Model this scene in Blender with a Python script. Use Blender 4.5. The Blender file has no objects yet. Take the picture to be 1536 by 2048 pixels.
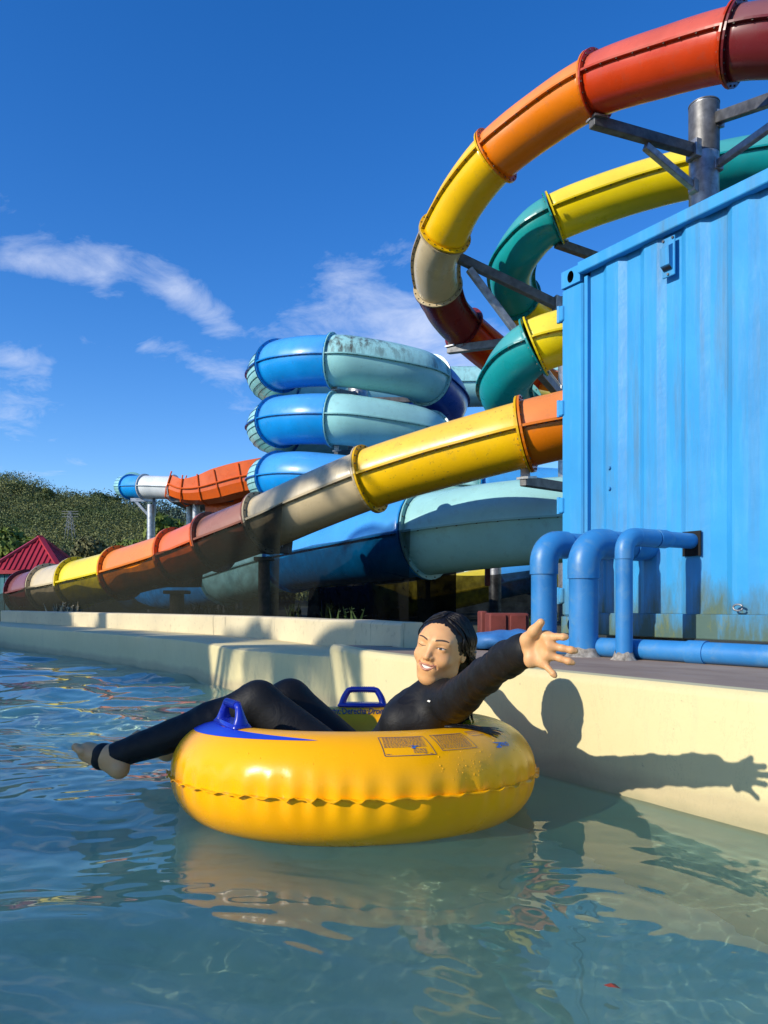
import bpy, bmesh, math, random
import numpy as np
from mathutils import Vector, Matrix, noise as mnoise
from mathutils.geometry import tessellate_polygon

R = math.radians
S = bpy.context.scene
COL = S.collection
random.seed(7)
RNG = np.random.default_rng(7)

# ------------------------------------------------------------------ camera
E, FP = 0.62, 1539.0                 # eye height above the water, focal length in photo pixels
cam = bpy.data.cameras.new('camera'); camo = bpy.data.objects.new('camera', cam); COL.objects.link(camo)
camo.location = (0, 0, E); camo.rotation_euler = (R(90), 0, 0)
cam.sensor_fit = 'HORIZONTAL'; cam.sensor_width = 36.0; cam.lens = 36.0 * FP / 1536.0
cam.shift_y = 184.0 / 1536.0
cam.clip_start = 0.05; cam.clip_end = 6000
S.camera = camo

# ------------------------------------------------------------------ sky, sun, exposure
SUN_EL = R(26.0); LX, LY = 0.842, 0.540        # horizontal heading of the light
SUN_ROT = math.atan2(-LX, -LY)
W = bpy.data.worlds.new('World'); S.world = W; W.use_nodes = True
wn, wl = W.node_tree.nodes, W.node_tree.links
wn.clear()
def WN(t, **k):
    n = wn.new(t)
    for a, v in k.items(): setattr(n, a, v)
    return n
def wmath(op, a, b=None, c=None, clamp=False):
    n = wn.new('ShaderNodeMath'); n.operation = op; n.use_clamp = clamp
    for i, v in enumerate((a, b, c)):
        if v is None: continue
        if isinstance(v, (int, float)): n.inputs[i].default_value = v
        else: wl.new(v, n.inputs[i])
    return n.outputs[0]
out = WN('ShaderNodeOutputWorld'); bg = WN('ShaderNodeBackground')
sky = WN('ShaderNodeTexSky', sky_type='NISHITA', sun_disc=False, sun_elevation=SUN_EL, sun_rotation=SUN_ROT)
sky.altitude = 0; sky.air_density = 1.0; sky.dust_density = 0.15; sky.ozone_density = 4.0
bg.inputs[1].default_value = 0.15
hs = WN('ShaderNodeHueSaturation'); hs.inputs['Hue'].default_value = 0.512; hs.inputs['Saturation'].default_value = 1.30; hs.inputs['Value'].default_value = 1.30
wl.new(sky.outputs[0], hs.inputs['Color'])
tc = WN('ShaderNodeTexCoord'); sp = WN('ShaderNodeSeparateXYZ'); wl.new(tc.outputs['Generated'], sp.inputs[0])
dx, dy, dz = sp.outputs
zz = wmath('MAXIMUM', dz, 0.0)
den = wmath('ADD', zz, 0.16)
cu, cv = wmath('DIVIDE', dx, den), wmath('DIVIDE', dy, den)
# high thin cloud on a plane overhead; streaks run left-up to right-down
a_ = R(28)
pu = wmath('ADD', wmath('MULTIPLY', cu, math.cos(a_)), wmath('MULTIPLY', cv, -math.sin(a_)))
pv = wmath('ADD', wmath('MULTIPLY', cu, math.sin(a_)), wmath('MULTIPLY', cv, math.cos(a_)))
cb = WN('ShaderNodeCombineXYZ'); wl.new(wmath('MULTIPLY', pu, 1.0), cb.inputs[0]); wl.new(wmath('MULTIPLY', pv, 1.15), cb.inputs[1])
n1 = WN('ShaderNodeTexNoise'); n1.inputs['Scale'].default_value = 5.2; n1.inputs['Detail'].default_value = 12; n1.inputs['Roughness'].default_value = 0.64; n1.inputs['Distortion'].default_value = 0.5
wl.new(cb.outputs[0], n1.inputs['Vector'])
n2 = WN('ShaderNodeTexNoise'); n2.inputs['Scale'].default_value = 1.1; n2.inputs['Detail'].default_value = 3
wl.new(cb.outputs[0], n2.inputs['Vector'])
# where the cloud banks stand (azimuth/elevation tangents of real directions)
ym = wmath('MAXIMUM', dy, 0.05)
tu, tv = wmath('DIVIDE', dx, ym), wmath('DIVIDE', dz, ym)
def bank(u0, v0, u1, v1, wd, amp):
    """soft capsule-shaped bank between two directions"""
    du, dv = u1 - u0, v1 - v0; L2 = du * du + dv * dv
    a = wmath('SUBTRACT', tu, u0); b = wmath('SUBTRACT', tv, v0)
    t = wmath('DIVIDE', wmath('ADD', wmath('MULTIPLY', a, du), wmath('MULTIPLY', b, dv)), L2, clamp=True)
    ex = wmath('SUBTRACT', a, wmath('MULTIPLY', t, du)); ey = wmath('SUBTRACT', b, wmath('MULTIPLY', t, dv))
    d2 = wmath('ADD', wmath('MULTIPLY', ex, ex), wmath('MULTIPLY', ey, ey))
    g = wmath('POWER', 2.718, wmath('MULTIPLY', d2, -1.0 / (wd * wd)))
    return wmath('MULTIPLY', g, amp)
def DV(px, py): return (px - 768) / FP, (1208 - py) / FP
banks = None
for (p0, p1, wd, amp) in [((30, 455), (300, 545), .045, .30), ((20, 520), (200, 560), .02, .40), ((360, 580), (445, 650), .025, .38), ((290, 695), (470, 740), .022, .36), ((170, 685), (215, 700), .012, .2),
                          ((-120, 790), (60, 815), .04, .3), ((0, 705), (90, 730), .02, .34), ((480, 800), (560, 815), .03, .22), ((700, 600), (830, 640), .045, .26), ((820, 690), (1000, 730), .06, .28), ((740, 470), (810, 490), .03, .20), ((640, 640), (960, 720), .085, .24), ((0, 940), (150, 945), .02, .2)]:
    b = bank(*DV(*p0), *DV(*p1), wd, amp)
    b = wmath('MULTIPLY', b, .82); banks = b if banks is None else wmath('ADD', banks, b)
rest = wmath('MULTIPLY', wmath('SUBTRACT', n2.outputs[0], 0.5), 0.30)         # light scattered cloud everywhere
msk = wmath('ADD', wmath('ADD', wmath('SUBTRACT', n1.outputs[0], 0.67), banks), rest)
msk = wmath('MULTIPLY', msk, 2.1, clamp=True)
msk = wmath('MULTIPLY', msk, wmath('MULTIPLY', zz, 7.0, clamp=True))
msk = wmath('MULTIPLY', msk, 0.70)
mx = WN('ShaderNodeMix', data_type='RGBA')
wl.new(msk, mx.inputs[0]); wl.new(hs.outputs[0], mx.inputs[6]); mx.inputs[7].default_value = (5.2, 5.7, 6.9, 1)
wl.new(mx.outputs[2], bg.inputs[0]); wl.new(bg.outputs[0], out.inputs[0])

sun = bpy.data.lights.new('sun', 'SUN'); suno = bpy.data.objects.new('sun', sun); COL.objects.link(suno)
sun.energy = 4.9; sun.angle = R(0.5); sun.color = (1.0, 0.93, 0.80)
ld = Vector((LX * math.cos(SUN_EL), LY * math.cos(SUN_EL), -math.sin(SUN_EL)))
suno.rotation_euler = ld.to_track_quat('-Z', 'Y').to_euler(); suno.location = (-20, -14, 14)
V = S.view_settings
S.display_settings.display_device = 'sRGB'
V.view_transform = 'Standard'; V.look = 'None'; V.exposure = 0.06; V.gamma = 1.0; V.use_curve_mapping = False
S.cycles.use_denoising = True
S.cycles.max_bounces = 8; S.cycles.transparent_max_bounces = 12
S.cycles.sample_clamp_indirect = 6.0
S.cycles.caustics_reflective = True

# ------------------------------------------------------------------ helpers
def P(px, py, Y):
    """world point that stands Y metres out and shows at photo pixel (px, py)"""
    return np.array([(px - 768) / FP * Y, Y, E + (1208 - py) / FP * Y])

def tag(o, label=None, cat=None, group=None, kind=None):
    for k, v in (('label', label), ('category', cat), ('group', group), ('kind', kind)):
        if v: o[k] = v
    return o
def thing(name, label, cat, loc=(0, 0, 0), group=None):
    o = bpy.data.objects.new(name, None); COL.objects.link(o); o.location = loc; o.empty_display_size = .1
    return tag(o, label, cat, group)
def worg(o):
    v = Vector((0, 0, 0))
    while o is not None: v = v + o.location; o = o.parent
    return np.array(v)
def mk(name, verts, faces, mats, parent=None, mi=None, smooth=False, auto=None):
    verts = np.asarray(verts, dtype=np.float64).reshape(-1, 3)
    if parent is not None: verts = verts - worg(parent)
    me = bpy.data.meshes.new(name)
    if isinstance(faces, np.ndarray) and len(faces) > 2000:
        me.vertices.add(len(verts)); me.vertices.foreach_set('co', verts.astype(np.float32).ravel())
        n, k = faces.shape
        me.loops.add(n * k); me.loops.foreach_set('vertex_index', faces.astype(np.int32).ravel())
        me.polygons.add(n); me.polygons.foreach_set('loop_start', np.arange(0, n * k, k, dtype=np.int32))
        me.update(calc_edges=True); me.validate()
    else:
        me.from_pydata([tuple(v) for v in verts], [], [tuple(int(i) for i in f) for f in faces])
    if not isinstance(mats, (list, tuple)): mats = [mats]
    for m in mats: me.materials.append(m)
    if mi is not None: me.polygons.foreach_set('material_index', np.asarray(mi, dtype=np.int32))
    if smooth:
        if auto is not None:
            me.shade_smooth()
            try: me.set_sharp_from_angle(angle=R(auto))
            except Exception: pass
        else: me.polygons.foreach_set('use_smooth', np.ones(len(me.polygons), dtype=bool))
    me.update()
    o = bpy.data.objects.new(name, me); COL.objects.link(o)
    if parent is not None: o.parent = parent
    return o

class MB:
    """collects shapes for one mesh object"""
    def __init__(s): s.v = []; s.f = []; s.m = []
    def add(s, v, f, m=0):
        b = len(s.v); s.v += [tuple(x) for x in v]; s.f += [tuple(i + b for i in q) for q in f]; s.m += [m] * len(f)
    def frame_box(s, o, ax, ay, az, lx, ly, lz, m=0, bev=0.0):
        """box from o - l/2 .. o + l/2 along three axes, edges of its outline bevelled"""
        o, ax, ay, az = map(np.array, (o, ax, ay, az)); q = []
        if bev <= 0:
            for z in (-.5, .5):
                for x, y in ((-.5, -.5), (.5, -.5), (.5, .5), (-.5, .5)): q.append(o + ax * lx * x + ay * ly * y + az * lz * z)
            s.add(q, [(3, 2, 1, 0), (4, 5, 6, 7), (0, 1, 5, 4), (1, 2, 6, 5), (2, 3, 7, 6), (3, 0, 4, 7)], m); return
        hx, hy, hz = lx / 2, ly / 2, lz / 2; b = min(bev, hx * .9, hy * .9, hz * .9)
        def ring(z, i):
            x, y, c = hx - i, hy - i, b
            return [(-x + c, -y), (x - c, -y), (x, -y + c), (x, y - c), (x - c, y), (-x + c, y), (-x, y - c), (-x, -y + c)], z
        rs = [ring(-hz, b * .7), ring(-hz + b, 0), ring(hz - b, 0), ring(hz, b * .7)]
        for pts, z in rs:
            for x, y in pts: q.append(o + ax * x + ay * y + az * z)
        f = [tuple(range(7, -1, -1)), tuple(range(24, 32))]
        for r in range(3):
            for i in range(8): f.append((r * 8 + i, r * 8 + (i + 1) % 8, r * 8 + 8 + (i + 1) % 8, r * 8 + 8 + i))
        s.add(q, f, m)
    def box(s, lo, hi, m=0, bev=0.0):
        lo, hi = np.array(lo, float), np.array(hi, float); d = hi - lo
        s.frame_box((lo + hi) / 2, (1, 0, 0), (0, 1, 0), (0, 0, 1), d[0], d[1], d[2], m, bev)
    def bar(s, a, b, w, h, m=0, up=(0, 0, 1), bev=0.0):
        a, b = np.array(a, float), np.array(b, float); d = b - a; L = np.linalg.norm(d); d /= L
        sx = np.cross(d, up)
        if np.linalg.norm(sx) < 1e-4: sx = np.array([1., 0, 0])
        sx /= np.linalg.norm(sx); uz = np.cross(sx, d)
        s.frame_box((a + b) / 2, d, sx, uz, L, w, h, m, bev)
    def tube(s, pts, r, n=12, m=0, cap=True):
        pts = np.array(pts, float); k = len(pts); r = np.full(k, r) if np.isscalar(r) else np.array(r)
        T = np.gradient(pts, axis=0); T /= np.linalg.norm(T, axis=1)[:, None]
        up = np.array([0, 0, 1.]) if abs(T[0][2]) < .9 else np.array([0, 1., 0])
        v = []; S_ = np.cross(T[0], up); S_ /= np.linalg.norm(S_)
        for i in range(k):
            S_ = S_ - T[i] * np.dot(S_, T[i]); S_ /= np.linalg.norm(S_); U_ = np.cross(S_, T[i])
            for j in range(n):
                a = 2 * math.pi * j / n; v.append(pts[i] + r[i] * (math.cos(a) * S_ + math.sin(a) * U_))
        f = [(i * n + j, i * n + (j + 1) % n, i * n + n + (j + 1) % n, i * n + n + j) for i in range(k - 1) for j in range(n)]
        if cap: f += [tuple(range(n - 1, -1, -1)), tuple(range((k - 1) * n, k * n))]
        s.add(v, f, m)
    def build(s, name, mats, parent=None, smooth=False, auto=None):
        return mk(name, s.v, s.f, mats, parent, s.m, smooth, auto)

def catmull(pts, n):
    pts = np.array(pts, float); out_ = []
    k = len(pts); ext = np.vstack([2 * pts[0] - pts[1], pts, 2 * pts[-1] - pts[-2]])
    for i in range(k - 1):
        p0, p1, p2, p3 = ext[i], ext[i + 1], ext[i + 2], ext[i + 3]
        for j in range(n):
            t = j / n
            out_.append(.5 * ((2 * p1) + (p2 - p0) * t + (2 * p0 - 5 * p1 + 4 * p2 - p3) * t * t + (3 * p1 - p0 - 3 * p2 + p3) * t ** 3))
    out_.append(pts[-1]); return np.array(out_)

# ------------------------------------------------------------------ materials
class NT:
    def __init__(s, name):
        s.m = bpy.data.materials.new(name); s.m.use_nodes = True; s.n = s.m.node_tree.nodes; s.l = s.m.node_tree.links
        s.b = s.n['Principled BSDF']; s.out = s.n['Material Output']; s.tc = s.n.new('ShaderNodeTexCoord')
    def set(s, **k):
        for a, v in k.items(): s.b.inputs[a.replace('_', ' ')].default_value = v
        return s
    def noise(s, scale, detail=4, rough=.55, vec=None, sc=(1, 1, 1), dist=0.0):
        mp = s.n.new('ShaderNodeMapping'); mp.inputs['Scale'].default_value = sc
        s.l.new(s.tc.outputs['Object'] if vec is None else vec, mp.inputs[0])
        t = s.n.new('ShaderNodeTexNoise'); t.inputs['Scale'].default_value = scale; t.inputs['Detail'].default_value = detail; t.inputs['Roughness'].default_value = rough; t.inputs['Distortion'].default_value = dist
        s.l.new(mp.outputs[0], t.inputs[0]); return t.outputs[0]
    def ramp(s, f, a, b, ca=0.0, cb_=1.0):
        n = s.n.new('ShaderNodeMapRange'); n.inputs[1].default_value = a; n.inputs[2].default_value = b; n.inputs[3].default_value = ca; n.inputs[4].default_value = cb_
        s.l.new(f, n.inputs[0]); return n.outputs[0]
    def mix(s, f, a, b):
        n = s.n.new('ShaderNodeMix'); n.data_type = 'RGBA'
        if isinstance(f, (int, float)): n.inputs[0].default_value = f
        else: s.l.new(f, n.inputs[0])
        for i, c in ((6, a), (7, b)):
            if isinstance(c, tuple): n.inputs[i].default_value = (*c[:3], 1)
            else: s.l.new(c, n.inputs[i])
        return n.outputs[2]
    def mth(s, op, a, b=0.0, clamp=False):
        n = s.n.new('ShaderNodeMath'); n.operation = op; n.use_clamp = clamp
        for i, v in enumerate((a, b)):
            if isinstance(v, (int, float)): n.inputs[i].default_value = v
            else: s.l.new(v, n.inputs[i])
        return n.outputs[0]
    def color(s, c): s.l.new(c, s.b.inputs['Base Color']); return s
    def rough(s, c): s.l.new(c, s.b.inputs['Roughness']); return s
    def bump(s, h, strength=.3, dist=.01):
        n = s.n.new('ShaderNodeBump'); n.inputs['Strength'].default_value = strength; n.inputs['Distance'].default_value = dist
        s.l.new(h, n.inputs['Height']); s.l.new(n.outputs[0], s.b.inputs['Normal']); return s
    def xyz(s):
        n = s.n.new('ShaderNodeSeparateXYZ'); s.l.new(s.tc.outputs['Object'], n.inputs[0]); return n.outputs

def plain(name, c, rough=.5, var=.12, scale=6, metal=0.0, bump=0.0, coat=0.0, spec=.5):
    t = NT(name); t.set(Roughness=rough, Metallic=metal, Coat_Weight=coat, Coat_Roughness=.12, Specular_IOR_Level=spec)
    n = t.noise(scale)
    t.color(t.mix(t.ramp(n, .3, .7), tuple(x * (1 - var) for x in c), tuple(min(1, x * (1 + var)) for x in c)))
    if bump: t.bump(t.noise(scale * 6), bump, .01)
    return t.m

_fg = {}
def fibre(c, lit_faded=False, grime=0.0, speck=False):
    """glossy coloured fibreglass of the slide tubes; upper shells paler: light on top put into the colour, plus sun fading"""
    key = (c, lit_faded, grime, speck)
    if key in _fg: return _fg[key]
    t = NT('fibreglass')
    base = tuple(x + (w - x) * .07 for x, w in zip(c, (.80, .90, .88))) if lit_faded else c  # paler mix for upper shells: sky and sun on top, plus fading
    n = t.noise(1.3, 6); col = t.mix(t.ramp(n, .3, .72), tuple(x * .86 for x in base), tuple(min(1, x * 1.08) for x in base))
    w = t.noise(7, 6, .65)
    col = t.mix(t.ramp(w, .56, .8, 0, .28), col, (.10, .095, .08))
    if grime:
        st = t.noise(2.2, 8, .7, sc=(3, 3, .5)); st2 = t.noise(.5, 3)
        col = t.mix(t.mth('MULTIPLY', t.ramp(st, .44, .62), t.ramp(st2, .35, .6, 0, grime), True), col, (.09, .10, .085))
    if speck:
        k = t.noise(16, 3, .7); col = t.mix(t.ramp(k, .62, .7, 0, .55), col, (.13, .09, .03))
    t.color(col); t.set(Coat_Weight=.05, Coat_Roughness=.1, Specular_IOR_Level=.32)
    t.rough(t.ramp(t.noise(3, 5), .3, .7, .22, .42))
    _fg[key] = t.m; return t.m

C_YEL = (.86, .50, .003); C_LEM = (.84, .64, .003); C_ORG = (.80, .20, .003); C_RED = (.56, .045, .006); C_MAR = (.17, .018, .022); C_BEI = (.58, .46, .27)
C_BLU = (.004, .27, .70); C_NAVY = (.004, .07, .34); C_AQU = (.30, .62, .62); C_TEA = (.006, .29, .30); C_WHT = (.66, .70, .70); C_MAU = (.27, .085, .045); C_ROR = (.72, .115, .012)

M = {}
M['steel'] = plain('galvanised_steel', (.36, .37, .38), .42, .35, 9, .75, .15)
M['dark_steel'] = plain('weathered_steel', (.13, .13, .13), .5, .4, 7, .5, .2)
M['bolt'] = plain('bolt_steel', (.07, .06, .05), .5, .2, 20, .6)
M['black'] = plain('black_void', (.006, .006, .006), .9, .1)

def cream_mat():
    t = NT('cream_pool_paint'); z = t.xyz()[2]
    n = t.noise(1.7, 6); col = t.mix(t.ramp(n, .3, .7), (.59, .50, .25), (.66, .565, .295))
    st = t.noise(9, 6, .7, sc=(1, 1, .12)); col = t.mix(t.ramp(st, .58, .8, 0, .28), col, (.40, .35, .25))
    pt = t.noise(38, 3, .6); col = t.mix(t.ramp(pt, .70, .76, 0, .5), col, (.22, .18, .13))
    wl_ = t.mth('ADD', z, t.ramp(t.noise(4, 4), 0, 1, -.05, .05))
    col = t.mix(t.ramp(wl_, .10, .055, 0, .62), col, (.40, .31, .18)); col = t.mix(t.ramp(wl_, .035, .0, 0, .5), col, (.25, .24, .13))
    cr = t.noise(3.5, 8, .75, sc=(1, 1, .25), dist=1.5); cr = t.mth('ABSOLUTE', t.mth('SUBTRACT', cr, .5)); col = t.mix(t.ramp(cr, .004, .0, 0, .35), col, (.25, .21, .14))        # tide mark
    col = t.mix(t.ramp(z, .0, -.06), col, (.36, .46, .36))                    # pool paint below the water
    t.color(col); t.set(Roughness=.62); t.bump(t.noise(55, 5), .18, .006); return t.m
M['cream'] = cream_mat()

def parapet_mat():
    t = NT('old_cream_render'); n = t.noise(2.0, 6); col = t.mix(t.ramp(n, .3, .7), (.52, .44, .28), (.64, .54, .34))
    cr = t.noise(14, 4, .6, sc=(1, 1, .1)); col = t.mix(t.ramp(cr, .64, .70, 0, .6), col, (.14, .11, .08))
    col = t.mix(t.ramp(t.noise(22, 5), .58, .74, 0, .4), col, (.25, .2, .14))
    t.color(col); t.set(Roughness=.75); t.bump(t.noise(40, 5), .3, .008); return t.m
M['parapet'] = parapet_mat()

def deck_mat():
    t = NT('worn_deck_paint'); n = t.noise(2.5, 7, .6); col = t.mix(t.ramp(n, .3, .7), (.26, .175, .125), (.38, .28, .205))
    st = t.noise(12, 7, .7, sc=(.35, 1.0, 1)); col = t.mix(t.ramp(st, .56, .74, 0, .6), col, (.36, .30, .26))
    col = t.mix(t.ramp(t.noise(70, 3), .72, .78, 0, .8), col, (.5, .47, .42))
    t.color(col); t.set(Roughness=.85, Specular_IOR_Level=.2); t.bump(t.noise(60, 6), .35, .006); return t.m
M['deck'] = deck_mat()

def ground_mat():
    t = NT('dark_soil'); n = t.noise(.6, 8, .65); col = t.mix(t.ramp(n, .35, .65), (.030, .028, .018), (.055, .06, .026))
    t.color(col); t.set(Roughness=.95); t.bump(t.noise(9, 7), .6, .05); return t.m
M['ground'] = ground_mat()

def floor_mat():
    t = NT('pool_floor_paint'); n = t.noise(1.1, 6, .6, dist=.6); col = t.mix(t.ramp(n, .32, .68), (.44, .60, .47), (.66, .74, .52))
    col = t.mix(t.ramp(t.noise(5, 6, .65), .5, .75, 0, .5), col, (.24, .33, .24))
    t.color(col); t.set(Roughness=.7); return t.m
M['floor'] = floor_mat()

def container_mat():
    t = NT('weathered_blue_container_paint'); z = t.xyz()[2]
    n = t.noise(1.2, 6); col = t.mix(t.ramp(n, .3, .7), (.024, .25, .55), (.040, .315, .64))
    f = t.noise(14, 6, .7, sc=(1, 1, .10)); col = t.mix(t.ramp(f, .50, .75, 0, .30), col, (.16, .42, .74))
    st = t.noise(6.5, 7, .72, sc=(1, 1, .07)); big = t.noise(1.4, 3, .5, sc=(1, 1, .25))
    col = t.mix(t.mth('MULTIPLY', t.ramp(st, .46, .66), t.ramp(big, .45, .62, 0, .62), True), col, (.10, .15, .18))
    sc_ = t.noise(30, 4, .7, sc=(1, 1, .3)); col = t.mix(t.ramp(sc_, .70, .78, 0, .55), col, (.04, .10, .2))
    m0 = t.mth('ADD', z, t.ramp(t.noise(7, 6, .7, sc=(1, 1, .22)), .2, .8, -.30, .30))
    col = t.mix(t.ramp(m0, .36, .06, 0, .9), col, (.085, .12, .06))
    m1 = t.noise(11, 5, .7, sc=(1, 1, .4)); col = t.mix(t.mth('MULTIPLY', t.ramp(m1, .54, .68, 0, .75), t.ramp(z, .38, .08), True), col, (.17, .19, .05))
    t.color(col); t.set(Roughness=.42, Specular_IOR_Level=.4); t.bump(t.noise(5, 6, .6), .25, .02); return t.m
M['cont'] = container_mat()

def pipe_mat():
    t = NT('blue_pvc_pipe'); n = t.noise(3, 6); col = t.mix(t.ramp(n, .3, .7), (.017, .155, .41), (.036, .225, .52))
    d = t.noise(9, 6, .7, dist=.5); col = t.mix(t.ramp(d, .50, .70, 0, .6), col, (.12, .25, .38)); sc_ = t.noise(24, 5, .7, sc=(1, 1, .4)); col = t.mix(t.ramp(sc_, .64, .74, 0, .5), col, (.02, .07, .16))
    t.color(col); t.rough(t.ramp(n, .3, .7, .32, .5)); return t.m
M['pipe'] = pipe_mat()

def tube_mat():
    t = NT('yellow_vinyl'); n = t.noise(3, 5)
    t.color(t.mix(t.ramp(n, .3, .7), (.91, .385, .0), (.95, .44, .0)))
    t.set(Coat_Weight=.0, Specular_IOR_Level=.32); t.rough(t.ramp(t.noise(5, 5), .3, .7, .24, .34))
    t.bump(t.noise(26, 4), .06, .01); return t.m
M['vinyl'] = tube_mat()
M['print_blue'] = plain('blue_print', (.012, .05, .52), .4, .1)
M['print_ink'] = plain('dark_blue_print', (.03, .04, .14), .5, .05)
M['handle'] = plain('blue_moulded_plastic', (.010, .025, .36), .25, .15, 12, coat=.3)

def water_mat():
    t = NT('pool_water'); t.set(Base_Color=(.80, .95, .92, 1), Transmission_Weight=1.0, IOR=1.36, Roughness=0.0, Specular_IOR_Level=.5)
    # slightly cloudy water: part of the light is scattered back before it reaches the floor
    d = t.n.new('ShaderNodeBsdfDiffuse'); d.inputs[0].default_value = (.17, .47, .36, 1); m_ = t.n.new('ShaderNodeMixShader'); m_.inputs[0].default_value = .09
    t.l.new(t.b.outputs[0], m_.inputs[1]); t.l.new(d.outputs[0], m_.inputs[2]); t.l.new(m_.outputs[0], t.out.inputs[0]); return t.m
M['water'] = water_mat()

def net_mat(name, col, dens):
    t = NT(name); t.set(Base_Color=(*col, 1), Roughness=.9, Specular_IOR_Level=.1)
    tr = t.n.new('ShaderNodeBsdfTransparent'); mxs = t.n.new('ShaderNodeMixShader')
    f = t.ramp(t.noise(5, 5, .6), .3, .7, dens - .08, min(1, dens + .08)); t.l.new(f, mxs.inputs[0]); t.l.new(tr.outputs[0], mxs.inputs[1]); t.l.new(t.b.outputs[0], mxs.inputs[2]); t.l.new(mxs.outputs[0], t.out.inputs[0]); return t.m
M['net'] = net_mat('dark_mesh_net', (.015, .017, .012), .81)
M['shade_thick'] = net_mat('dense_shade_sheet', (.010, .011, .010), .87)
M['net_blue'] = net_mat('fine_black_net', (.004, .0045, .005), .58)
M['shade_black'] = net_mat('black_shade_sheet', (.004, .0045, .004), .97)

def leaf_mat(name, a, b, sc=.8):
    t = NT(name); n = t.noise(sc, 4); t.color(t.mix(t.ramp(n, .32, .68), a, b)); t.set(Roughness=.6, Specular_IOR_Level=.25)
    return t.m
M['leaf_dark'] = leaf_mat('dark_leaves', (.018, .036, .010), (.05, .085, .018))
M['leaf_mid'] = leaf_mat('green_leaves', (.06, .10, .014), (.15, .19, .026))
M['leaf_olive'] = leaf_mat('olive_leaves', (.075, .085, .03), (.15, .135, .05))
M['leaf_forest'] = leaf_mat('forest_leaves', (.07, .105, .028), (.205, .21, .07), .06)
M['leaf_hazed'] = leaf_mat('hazed_forest_leaves', (.05, .085, .06), (.10, .14, .10), .05)  # distance haze put into the leaf colour, paler and bluer
M['bark'] = plain('bark', (.12, .09, .065), .9, .35, 12, bump=.5)
M['hill'] = plain('hill_undergrowth', (.05, .055, .022), .95, .4, .15)

# ------------------------------------------------------------------ pool, walls, deck, ground
WALL_R = [(-.325, 4.60), (-.20, 4.18), (.0, 3.72), (.30, 3.22), (.633, 2.69), (1.03, 2.07), (1.9, .71), (3.2, -1.32), (5.0, -4.1)]
WALL_L = [(-7.2, 13.0), (-5.47, 10.97), (-3.3, 8.55), (-2.2, 7.25), (-1.64, 6.49), (-1.30, 5.88), (-1.10, 5.46), (-.80, 5.08), (-.325, 4.60)]
def smooth2(pts, n): return catmull([(x, y, 0) for x, y in pts], n)[:, :2]
def offset2(p, d):
    t = np.gradient(p, axis=0); t /= np.linalg.norm(t, axis=1)[:, None]
    return p + np.stack([-t[:, 1], t[:, 0]], 1) * d         # to the left of travel = away from the pool
pr, plf = smooth2(WALL_R, 8), smooth2(WALL_L, 8)
def strip(path, prof, name, mats, mi=None, smooth=True, **k):
    """sweep a profile (offset, z) along a plan path"""
    rows = [np.column_stack([offset2(path, d), np.full(len(path), z)]) for d, z in prof]
    n = len(path); v = np.vstack(rows)
    f, m = [], []
    for r in range(len(prof) - 1):
        for i in range(n - 1):
            f.append((r * n + i, r * n + i + 1, r * n + n + i + 1, r * n + n + i)); m.append(mi[r] if mi else 0)
    kk = len(prof)
    f.append(tuple(r * n for r in range(kk))); f.append(tuple(r * n + n - 1 for r in range(kk - 1, -1, -1))); m += [0, 0]
    return mk(name, v, f, mats, None, m, smooth, 35)
ZR, ZL = .379, .312
wall_r = strip(pr, [(0, -1.05), (0, -.3), (0, ZR - .03), (.006, ZR - .012), (.022, ZR), (.075, ZR + .001), (.085, ZR - .006), (.085, .1)], 'pool_wall', M['cream'])
tag(wall_r, 'smooth cream pool wall behind the yellow tube, carrying the person\'s shadow', 'pool wall')
wall_l = strip(plf, [(0, -1.05), (0, -.3), (0, ZL - .03), (.008, ZL - .01), (.03, ZL), (.62, ZL + .004), (.66, ZL), (.66, .1)], 'pool_wall', M['cream'])
tag(wall_l, 'low cream pool wall with a flat ledge, half in shade, running to the far left', 'pool wall')
for w_ in (wall_r, wall_l): w_.cycles.is_caustics_receiver = True
par = offset2(plf, .665)
par = np.vstack([par[:-6], smooth2([tuple(par[-7]), (-.02, 4.86), (.10, 4.62)], 4)[1:]])
parapet = strip(par, [(0, .2), (0, .49), (.012, .505), (.15, .508), (.165, .49), (.165, .2)], 'parapet_wall', M['parapet'])
tag(parapet, 'upper weathered cream parapet with hairline cracks behind the low pool ledge', 'parapet')

deck = strip(pr, [(.087, ZR - .004), (.6, ZR - .03), (1.35, .306), (4.2, .300), (4.2, .20)], 'deck', M['deck']); tag(deck, kind='structure')

pool_ring = [tuple(p) for p in offset2(plf, .05)] + [tuple(p) for p in offset2(pr, .05)[1:]] + [(-7.2, -4.1)]
big = [(-3000, -3000), (3000, -3000), (3000, 3000), (-3000, 3000)]
tri = tessellate_polygon([[Vector((x, y, 0)) for x, y in big], [Vector((x, y, 0)) for x, y in pool_ring]])
gv = [(x, y, .262) for x, y in big + pool_ring]
ground = mk('ground', gv, tri, M['ground']); tag(ground, kind='structure')
pf = mk('pool_floor', [(-7.4, -4.4, -.78), (5.6, -4.4, -.78), (5.6, 14, -.78), (-7.4, 14, -.78)], [(0, 1, 2, 3)], M['floor']); tag(pf, kind='structure')
pf.cycles.is_caustics_receiver = True
mb = MB(); mb.box((-7.5, -4.4, -1.05), (-7.2, 13, .31), bev=.02); far_w = mb.build('pool_wall', M['cream']); tag(far_w, 'straight cream pool wall on the pool\'s outer side, beyond the frame', 'pool wall')

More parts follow.
